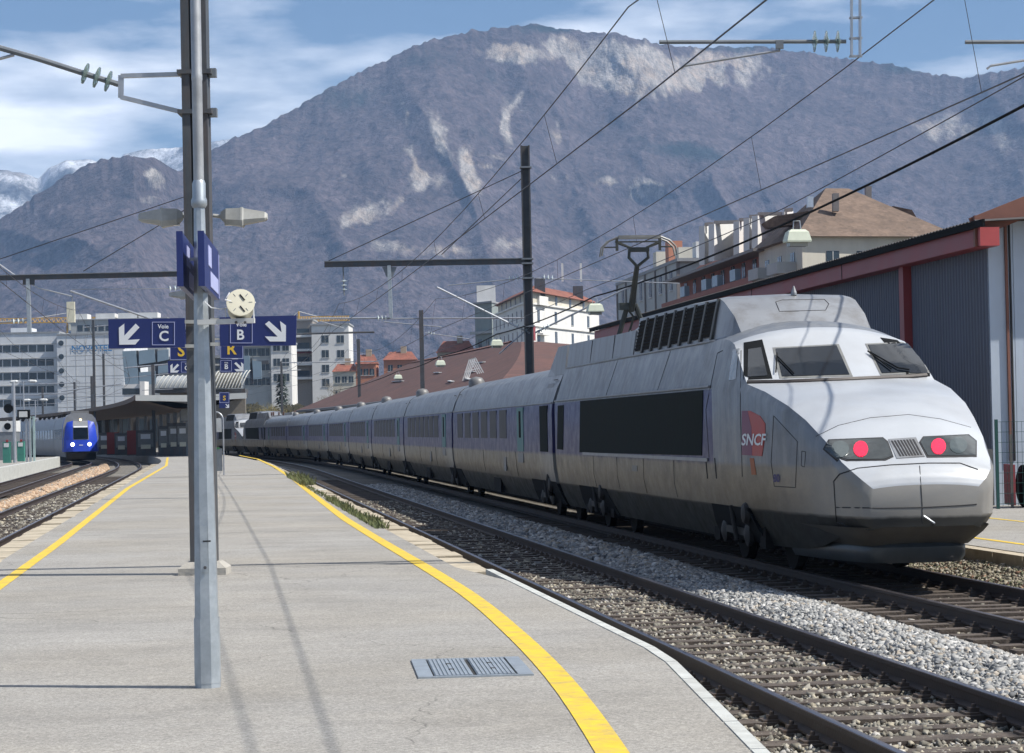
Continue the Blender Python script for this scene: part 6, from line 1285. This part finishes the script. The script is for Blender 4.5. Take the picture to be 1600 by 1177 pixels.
Y = 640.0; e, P = block('office_block', 'grey rooftop office block with glazed top storey behind the hotel', [(X(112, Y), Y), (X(262, Y), Y), (X(262, Y), Y + 30), (X(112, Y), Y + 30)], pxz(180, 500, Y), greyw, flatroof); facade(e, P, 0, 12, 1, 1.4, 1.6, pxz(180, 512, Y), 3, frm=False)
for px in (122, 165, 200, 232): MB().box((X(px, Y) - e.location.x, 4, pxz(180, 497, Y)), (5, 6, 2.6)).build('roof_cabin', whitew, e)
# blue-grey panel building with tilted screens
Y = 330.0; steelb = mat('blue_grey_panel', (.26, .34, .40), .4, .3, .1, .6)
e, P = block('panel_building', 'grey steel building with tilted blue-grey wall panels', [(X(246, Y), Y + 2), (X(352, Y), Y + 2), (X(352, Y), Y + 22), (X(246, Y), Y + 22)], pxz(300, 560, Y), mat('dark_cladding', (.16, .18, .20), .6, .2, .15, .6), flatroof); eo = Vector(e.location)
for poly in ([(191, 549), (212, 548), (217, 600), (195, 601)], [(217, 548), (241, 546), (243, 566), (217, 570)], [(217, 582), (243, 580), (244, 600), (218, 602)], [(246, 548), (263, 546), (263, 562), (246, 566)], [(394, 563), (408, 565), (409, 592), (396, 593)], [(247, 572), (262, 570), (263, 582), (247, 584)], [(372, 556), (390, 556), (391, 580), (378, 592), (372, 590)]): px_plate(poly, Y - .6 - .05 * (poly[0][0] % 3), .4, eo).build('wall_panel', steelb, e)
for a, b_ in (((213, 573), (300, 562)), ((214, 548), (219, 604)), ((244, 546), (246, 604)), ((300, 572), (420, 566)), ((392, 560), (394, 600))): MB().bar(at_y(*a, Y) - eo, at_y(*b_, Y) - eo, .4, .5).build('frame_member', darksteel, e)
Y = 300.0; e = empty('white_cabin', (X(208, Y), Y, 0), 0, 'small white framed signal cabin under the tilted panels', 'cabin'); eo = Vector(e.location)
px_plate([(193, 601), (225, 600), (225, 628), (193, 628)], Y, 3, eo).build('wall', whitew, e); px_plate([(191, 607), (218, 607), (218, 616), (191, 617)], Y - .06, .1, eo).build('window', winglass, e); px_plate([(218, 596), (226, 596), (226, 629), (219, 629)], Y - .2, 3.4, eo).build('end_pier', whitew, e)
# ribbed barrel roofs of the station hall
def barrel(label, x0, x1, ybase, ytop, Y, n, m_, name='ribbed_roof'):
    e = empty(name, (X(x0, Y), Y, 0), 0, label, 'roof'); eo = Vector(e.location); zb_ = pxz(x0, ybase, Y); h = pxz(x0, ytop, Y) - zb_; wd = h * 1.15
    L_ = X(x1, Y) - X(x0, Y)
    MB().loft([[(x, wd * (1 - math.cos(t)) - wd, zb_ + h * math.sin(t)) for t in np.linspace(.0, math.pi / 2, 12)] for x in np.linspace(0, L_, 4)]).build('vault_skin', m_, e, 40)
    for i in range(n):
        x = L_ * i / (n - 1); MB().tube([(x + .8 * math.sin(t), wd * (1 - math.cos(t)) - wd - .12, zb_ + h * math.sin(t) + .05) for t in np.linspace(0, math.pi / 2, 9)], .06, 5).build('rib', mat('rib_pale', (.50, .50, .47), .6) if i == 0 else MATS['rib_pale'], e)
    MB().box((L_ / 2, 2, zb_ / 2), (L_, .6, zb_)).build('wall', wallp, e); MB().box((L_ / 2, wd * .0 + 1, zb_ - .3), (L_ + .5, 3, .5)).build('gutter', darksteel, e); return e
vsk = mat('vault_glass', (.15, .145, .12), .35, 0, .3, .6)
barrel('curved ribbed station roof above the white canopy fascia', 331, 380, 608, 581, 268, 11, vsk); barrel('pale curved ribbed roof behind the dark masts', 246, 304, 607, 588, 280, 9, mat('vault_pale', (.32, .34, .35), .4))
# apartment blocks
Y = 520.0; zt = pxz(510, 508, Y)
e, P = block('apartment_block', 'white apartment block with square windows beside the yellow crane', [(X(488, Y), Y), (X(546, Y), Y), (X(546, Y), Y + 14), (X(488, Y), Y + 14)], zt, whitew, flatroof)
for x in (509, 533):
    for y_ in (530, 553, 576, 598): add_window(e, (X(x, Y) - e.location.x, 0, pxz(x, y_, Y)), Vector((1, 0, 0)), 1.5, 1.6)
e, P = block('balcony_block', 'apartment wing with deep shaded balconies and a red awning', [(X(450, Y), Y + 3), (X(488, Y), Y + 3), (X(488, Y), Y + 16), (X(450, Y), Y + 16)], pxz(470, 500, Y), mat('balcony_shade', (.30, .27, .24), .8), flatroof)
for y_ in (519, 541, 563, 585): MB().box((P[1][0] / 2, -1.0, pxz(470, y_ + 6, Y)), (P[1][0], 2.2, .5)).build('balcony', whitew, e); add_window(e, (P[1][0] * .6, 0, pxz(470, y_, Y)), Vector((1, 0, 0)), 2.6, 1.7, False)
MB().add([(0, -2.2, pxz(470, 552, Y)), (P[1][0], -2.2, pxz(470, 552, Y)), (P[1][0], 0, pxz(470, 545, Y)), (0, 0, pxz(470, 545, Y))], [(0, 1, 2, 3)]).build('awning', vend, e)
Y = 480.0; e, P = block('white_house', 'white stepped house half hidden by the Voie B sign', [(X(424, Y), Y), (X(456, Y), Y), (X(456, Y), Y + 12), (X(424, Y), Y + 12)], pxz(440, 536, Y), whitew, flatroof); facade(e, P, 0, 2, 3, 1.3, 1.5, pxz(440, 590, Y), 3)
e, P = block('white_house', 'low white terrace with balconies behind the track signs', [(X(378, Y), Y + 2), (X(423, Y), Y + 2), (X(423, Y), Y + 12), (X(378, Y), Y + 12)], pxz(400, 541, Y), greyw, flatroof); facade(e, P, 0, 3, 3, 1.6, 1.5, pxz(400, 596, Y), 2.9)
# little roofs between
Y = 470.0
for (x0, x1, ye, wmt, rise, lb) in ((556, 588, 568, orangew, 1.8, 'small orange house beyond the goods hall'), (600, 650, 562, orangew, 1.6, 'low orange house with chimneys beyond the goods hall'), (684, 742, 550, tanw, 2.2, 'tan house with orange roof left of the grey balcony block'), (520, 556, 580, creamw, 1.5, 'cream house behind the bare trees')):
    e, P = block('village_house', lb, [(X(x0, Y), Y), (X(x1, Y), Y), (X(x1, Y), Y + 9), (X(x0, Y), Y + 9)], pxz(x0, ye, Y), wmt, redroof, rise=rise, apex=[(.15, .5), (.85, .5)]); facade(e, P, 0, 3, 2, .9, 1.2, pxz(x0, ye, Y) - 4.5, 2.8); MB().box((P[1][0] * .6, 4, pxz(x0, ye, Y) + rise), (1.1, 1.0, 2.0)).build('chimney', tanw, e)
# white mansion
A = (X(823, 400), 400.0); B = (X(938, 442), 442.0); C = (X(772, 446), 446.0); D = (B[0] + C[0] - A[0], B[1] + C[1] - A[1])
zt = pxz(880, 474, 405); e, P = block('mansion', 'white mansion with ornate sunlit front and red mansard roof', [A, B, D, C], zt, whitew, None)
ins = [(P[0][0] + .8, P[0][1] + 1.2), (P[1][0] - 1.0, P[1][1] + .6), (P[2][0] - .8, P[2][1] - 1.0), (P[3][0] + 1.0, P[3][1] - .5)]; z5 = pxz(880, 455, 405)
MB().plate(ins, zt, z5).build('attic_wall', creamw, e)
cx = sum(p[0] for p in ins) / 4; cy = sum(p[1] for p in ins) / 4; ov = [(cx + (x - cx) * 1.10, cy + (y - cy) * 1.10) for x, y in ins]; tp = [(cx + (x - cx) * .72, cy + (y - cy) * .72) for x, y in ins]
MB().loft([[(x, y, z5 - .2) for x, y in ov], [(x, y, pxz(880, 441, 405)) for x, y in tp]], True, True).build('roof', redroof, e)
facade(e, P, 0, 4, 6, 1.3, 2.0, zt - 1.9 - 17.0, 3.4, .05, .05); facade(e, P, 3, 7, 6, 1.0, 1.9, zt - 1.9 - 17.0, 3.4, .05, .05); facade(e, ins, 0, 4, 1, 1.2, 1.7, (zt + z5) / 2, 3); facade(e, ins, 3, 6, 1, 1.0, 1.6, (zt + z5) / 2, 3)
for z in (zt, zt - 3.6, zt - 7.2): MB().plate([(x * 1.0 + (x - cx) * .03, y + (y - cy) * .03) for x, y in P], z - .15, z + .15).build('cornice', whitew, e)
u = (Vector((*P[1], 0)) - Vector((*P[0], 0))).normalized(); nrm = Vector((u.y, -u.x, 0))
c_ = Vector((*P[0], 0)) + u * 8.2; MB().box((c_ + nrm * .3 + Vector((0, 0, zt + .6))), (5.0, .8, 1.5), math.atan2(u.y, u.x)).build('pediment', whitew, e); MB().box((c_ + nrm * .5 + Vector((0, 0, zt - 5))), (4.2, 1.2, .35), math.atan2(u.y, u.x)).build('balcony', whitew, e)
MB().box((Vector((*P[0], 0)) + u * 3.0 + nrm * .25 + Vector((0, 0, zt - 5))), (2.2, .3, 2.4), math.atan2(u.y, u.x)).build('red_sign', shedr, e)
for t in (.15, .75): p = Vector((*ins[0], 0)).lerp(Vector((*ins[1], 0)), t); MB().box((p.x, p.y + 2, pxz(880, 447, 405)), (1.8, 1.4, 3.2)).build('chimney', darksteel, e)
for px in (879, 908): p = at_y(px, 440, 425) - Vector(e.location); MB().bar(p, p + Vector((0, 0, 3.2)), .35, .35).build('antenna', whm, e)
Y = 470.0; e, P = block('balcony_block', 'grey-green balcony block left of the white mansion', [(X(744, Y), Y), (X(771, Y), Y - 6), (X(800, Y), Y + 12), (X(770, Y), Y + 18)], pxz(755, 476, Y), wall_mat('greygreen', (.27, .31, .30)), flatroof, eave=.8); facade(e, P, 0, 2, 5, 1.2, 1.6, 4, 3.6)
for k in range(6): z = 2.2 + k * 3.6; MB().plate([(P[0][0] - 1, P[0][1] - .8), (P[1][0], P[1][1] - .8), (P[1][0], P[1][1] + .3), (P[0][0] - 1, P[0][1] + .4)], z, z + .5).build('balcony', greyw, e)
MB().box((P[0][0] + 2.2, 5, pxz(755, 465, Y)), (3.6, 4, 5)).build('stair_tower', whitew, e)
# grey panelled block, pink balconied block
A = (X(968, 300), 300.0); B = (X(1063, 258), 258.0); dn = Vector((B[1] - A[1], -(B[0] - A[0]), 0)).normalized() * -12
zt = pxz(1063, 409, 258); e, P = block('grey_block', 'long grey panelled block behind the pantograph', [A, B, (B[0] + dn.x, B[1] + dn.y), (A[0] + dn.x, A[1] + dn.y)], zt, greyw, flatroof, eave=.6)
facade(e, P, 0, 6, 4, 1.5, 2.0, 5.5, 4.0, .02, .02); a, b_ = Vector((*P[0], 0)), Vector((*P[1], 0)); u = (b_ - a).normalized()
for i in range(7): p = a + (b_ - a) * (i / 6); MB().box((p.x, p.y, zt / 2), (.35, .35, zt), math.atan2(u.y, u.x)).build('pilaster', shut, e)
for t, hh, m_ in ((.35, 3.0, creamw), (.55, 3.6, orangew), (.7, 2.4, creamw), (.95, 2.2, whitew)): p = a + (b_ - a) * t - Vector((u.y, -u.x, 0)) * 3; MB().box((p.x, p.y, zt + hh / 2), (2.2, 1.6, hh), math.atan2(u.y, u.x)).build('chimney', m_, e)
A = (X(1066, 250), 250.0); B = (X(1215, 205), 205.0); dn = Vector((B[1] - A[1], -(B[0] - A[0]), 0)).normalized() * -10
zt = pxz(1200, 392, 208); e, P = block('terrace_block', 'brick pink terrace with set-back balconies and orange roof', [A, B, (B[0] + dn.x, B[1] + dn.y), (A[0] + dn.x, A[1] + dn.y)], zt, pinkw, redroof, rise=4.2, apex=[(.0, .55), (1.0, .55)]); a, b_ = Vector((*P[0], 0)), Vector((*P[1], 0)); u = (b_ - a).normalized(); nrm = Vector((u.y, -u.x, 0)); rz = math.atan2(u.y, u.x); L_ = (b_ - a).length
facade(e, P, 0, 9, 1, 1.5, 1.9, zt - 1.3, 3, .02, .02); facade(e, P, 0, 9, 2, 1.3, 1.6, 5, 3.6, .02, .02, False)
MB().box((a + u * L_ / 2 + nrm * 1.0 + Vector((0, 0, zt - 3.0))), (L_, 2.0, 1.4), rz).build('parapet', pinkw, e); MB().box((a + u * L_ / 2 + nrm * .9 + Vector((0, 0, zt - .1))), (L_, 1.9, .25), rz).build('eave', shut, e)
for t in (.25, .5, .62, .8): MB().box((a + u * L_ * t + nrm * 1.6 + Vector((0, 0, zt - 1.7))), (2.4, .5, 1.0), rz).build('balcony_screen', steelb, e)
for (x0, x1, y0, y1, Y) in ((1101, 1116, 353, 408, 226), (1116, 1155, 350, 402, 225), (1155, 1171, 346, 395, 224), (1171, 1184, 341, 386, 217), (1184, 1231, 337, 382, 216), (1226, 1240, 331, 350, 216)):
    eo = Vector(e.location); q4 = [at_y(x0, y0, Y) - eo, at_y(x1 - .4, y0 - 1, Y + 4) - eo, at_y(x1 - .4, y1, Y + 4) - eo, at_y(x0, y1 + 6, Y) - eo]; bk = Vector((-.5, .35, 0))
    MB().add([tuple(p) for p in q4] + [tuple(p + bk) for p in q4], [(0, 1, 2, 3), (7, 6, 5, 4), (0, 1, 5, 4), (1, 2, 6, 5), (2, 3, 7, 6), (3, 0, 4, 7)]).build('party_wall', whitew, e); k = px_plate([(x0 + .5, y0 - 5), (x1 - 1, y0 - 6), (x1 - 1, y0 - 1.2), (x0 + .5, y0 - .2)], Y + .15, .7, Vector(e.location)); k.build('chimney_cap', shut, e)
# brown-roofed house
A = (X(1258, 192), 192.0); B = (X(1492, 196), 196.0)
zt = pxz(1330, 372, 196); e, P = block('brown_roof_house', 'cream house with a large brown shingled hip roof behind the shed', [A, B, (X(1472, 208), 208.0), (X(1190, 207), 207.0)], zt, creamw, brownroof, rise=4.6, apex=[(.34, .55), (.50, .55)], eave=.9)
facade(e, P, 0, 3, 2, 1.1, 1.5, zt - 5.0, 3.0, .1, .3); facade(e, P, 3, 3, 3, 1.3, 1.7, zt - 8, 3.0)
a, b_ = Vector((*P[3], 0)), Vector((*P[0], 0)); u = (b_ - a).normalized(); nrm = Vector((u.y, -u.x, 0)); rz = math.atan2(u.y, u.x)
for t in (.3, .75):
    for dz in (1.8, 4.8): MB().box((a + (b_ - a) * t + nrm * .8 + Vector((0, 0, zt - dz - .6))), (3.6, 1.6, .9), rz).build('balcony', greyw, e)
for (px, y0, y1, m_, Y) in ((1307, 302, 330, shut, 196), (1358, 291, 320, shut, 205), (1267, 307, 324, mat('zinc', (.55, .60, .66), .35, .4), 196)): k = px_plate([(px - 5, y0), (px + 4, y0), (px + 4, y1), (px - 5, y1)], Y, .8, Vector(e.location)); k.build('chimney', m_, e)
px_plate([(1395, 322), (1425, 328), (1432, 340), (1395, 340)], 208, 2.0, Vector(e.location)).build('dormer', brownroof, e); px_plate([(1193, 348), (1210, 338), (1262, 330), (1290, 345), (1200, 356)], 198, 2.0, Vector(e.location)).build('dormer', brownroof, e)

# ------------------------------------------------------------------ cranes
cryel = mat('crane_yellow', (.55, .33, .06), .5)
def crane(label, tower_px, ytop, jib, Y):
    p = at_y(tower_px, 650, Y); e = empty('tower_crane', (p.x, Y, -.6), 0, label, 'crane'); o_ = Vector(e.location); q = lambda x, y: at_y(x, y, Y) - o_
    b_ = MB(); t = q(tower_px, ytop)
    for sx in (-.7, .7):
        for sy in (-.7, .7): b_.bar((sx, sy, 0), (t.x + sx, sy, t.z), .22, .22)
    for i in range(int(t.z / 2)): b_.bar((-.7, -.7, i * 2), (.7, -.7, i * 2 + 2), .12, .12)
    b_.build('tower', cryel, e); j = MB()
    for dy, dz in ((-.5, 0), (.5, 0), (0, 1.3)): j.bar(q(*jib[0]) + Vector((0, dy, dz)), q(*jib[1]) + Vector((0, dy, dz)), .25, .25)
    n = 26
    for i in range(n): a = q(*jib[0]).lerp(q(*jib[1]), i / n); c = q(*jib[0]).lerp(q(*jib[1]), (i + 1) / n); j.bar(a + Vector((0, -.5, 0)), (a + c) / 2 + Vector((0, 0, 1.3)), .14, .14); j.bar((a + c) / 2 + Vector((0, 0, 1.3)), c + Vector((0, -.5, 0)), .14, .14)
    j.build('jib', cryel, e); MB().box(t + Vector((.9, -.9, -1)), (1.8, 1.6, 2.2)).build('cab', cream, e)
    ap = t + Vector((0, 0, 3.0)); MB().tube([t, ap], .3, 5).build('apex', cryel, e)
    for x in jib: MB().tube([ap, q(*x) .lerp(t, .3)], .08, 4).build('tie_rod', whm, e)
crane('yellow tower crane above the white apartment block', 467, 503, ((440, 503), (546, 501)), 700); crane('yellow crane jib behind the hotel roof with pale cab', 109, 505, ((-40, 506), (150, 503)), 690)

# ------------------------------------------------------------------ trees
bark = mat('bark', (.16, .13, .10), .9, 0, .3, 2); twig = mat('twigs', (.22, .19, .14), .9, 0, .3, 2)
def bare_tree(px, Y, h, label, tm, spread=.5, seed=1, group='bare trees beyond the train'):
    rnd = random.Random(seed); p = at_y(px, 650, Y); e = empty('bare_tree', (p.x, Y, -.6), 0, label, 'tree', group); tr = MB(); tw = MB()
    def grow_(a, d, L_, r, lv):
        b_ = a + d * L_; (tr if lv < 3 else tw).tube([a, a.lerp(b_, .5) + Vector((rnd.uniform(-.06, .06), rnd.uniform(-.06, .06), 0)) * L_, b_], r, 5 if lv < 3 else 3, r * .6)
        if lv >= 6: return
        for k in range(3 if lv else 4):
            nd = (d + Vector((rnd.uniform(-1, 1), rnd.uniform(-1, 1), rnd.uniform(-.25, .7))) * (spread + .1 * lv)).normalized(); grow_(a.lerp(b_, rnd.uniform(.6, 1)), nd, L_ * rnd.uniform(.58, .82), r * .58, lv + 1)
    grow_(Vector((0, 0, 0)), Vector((.03, 0, 1)), h * .30, h * .017, 0); tr.build('trunk', bark, e); k = tw.build('crown', tm, e); return e
bare_tree(520, 330, 10.5, 'bare branching tree right of the balcony block', twig, .55, 3); bare_tree(548, 345, 9.5, 'bare branching tree beside the slim mast', twig, .55, 5); bare_tree(480, 335, 8.0, 'bare branching tree below the red awning', twig, .6, 8)
ylw = mat('catkin_twigs', (.30, .25, .10), .9, 0, .3, 2)
bare_tree(424, 300, 8.5, 'yellowish budding tree behind the canopy end', ylw, .6, 11, None); bare_tree(412, 305, 7.5, 'small yellowish budding tree behind the ribbed roof', ylw, .6, 12, None)
con = mat('conifer_dark', (.02, .035, .025), .9, 0, .4, 3)
p = at_y(441, 650, 320); e = empty('conifer_tree', (p.x, 320, -.6), 0, 'small dark conifer in front of the white stepped house', 'tree'); MB().tube([(0, 0, 0), (0, 0, 9)], .15, 6, .03).build('trunk', bark, e)
cn = MB()
for i in range(900):
    z = random.uniform(1.5, 10.5); r = (10.8 - z) * .22 * random.uniform(.3, 1.1); a = random.uniform(0, 6.28); c = Vector((r * math.cos(a), r * math.sin(a), z)); d = Vector((math.cos(a), math.sin(a), -.5)) * .5; s_ = Vector((-math.sin(a), math.cos(a), .2)) * .16; cn.add([c - s_, c + s_, c + d], [(0, 1, 2)])
cn.build('crown', con, e)
# dark hedge and scrub at the foot of the houses
hg = MB(); V = []
for i in range(9000):
    px = random.uniform(380, 560); Y = random.uniform(300, 320); p = at_y(px, 650, Y); z = random.uniform(-.5, 3.2 + 2.5 * vnoise(np.array([px * .06]), np.array([1.]), 2)[0]); a = random.uniform(0, 6.28); d = Vector((math.cos(a), math.sin(a) * .5, random.uniform(-.4, .6))) * .5; c = Vector((p.x, Y, z)); s_ = Vector((.1, .1, .25)); hg.add([c - s_, c + s_, c + d], [(0, 1, 2)])
o_ = hg.build('hedge', mat('hedge_scrub', (.07, .065, .04), .9, 0, .5, 1)); o_['kind'] = 'stuff'; o_['label'] = 'dark scrub behind the far end of the train'
# ------------------------------------------------------------------ air
hm_ = bpy.data.materials.new('haze_air'); hm_.use_nodes = True; N = hm_.node_tree.nodes; L = hm_.node_tree.links
N.remove(N['Principled BSDF']); pv = N.new('ShaderNodeVolumePrincipled'); pv.inputs['Color'].default_value = (0.40, 0.62, 1.0, 1); pv.inputs['Density'].default_value = 0.95e-4; pv.inputs['Anisotropy'].default_value = 0.0; hm_.cycles.homogeneous_volume = True
L.new(pv.outputs[0], N['Material Output'].inputs['Volume'])
hm_.cycles.volume_sampling = 'DISTANCE'
hz = MB().box((0, 6000, 525), (30000, 22000, 1054)).build('haze', hm_); tag(hz, 'thin bluish haze over the valley', None, None, 'stuff')
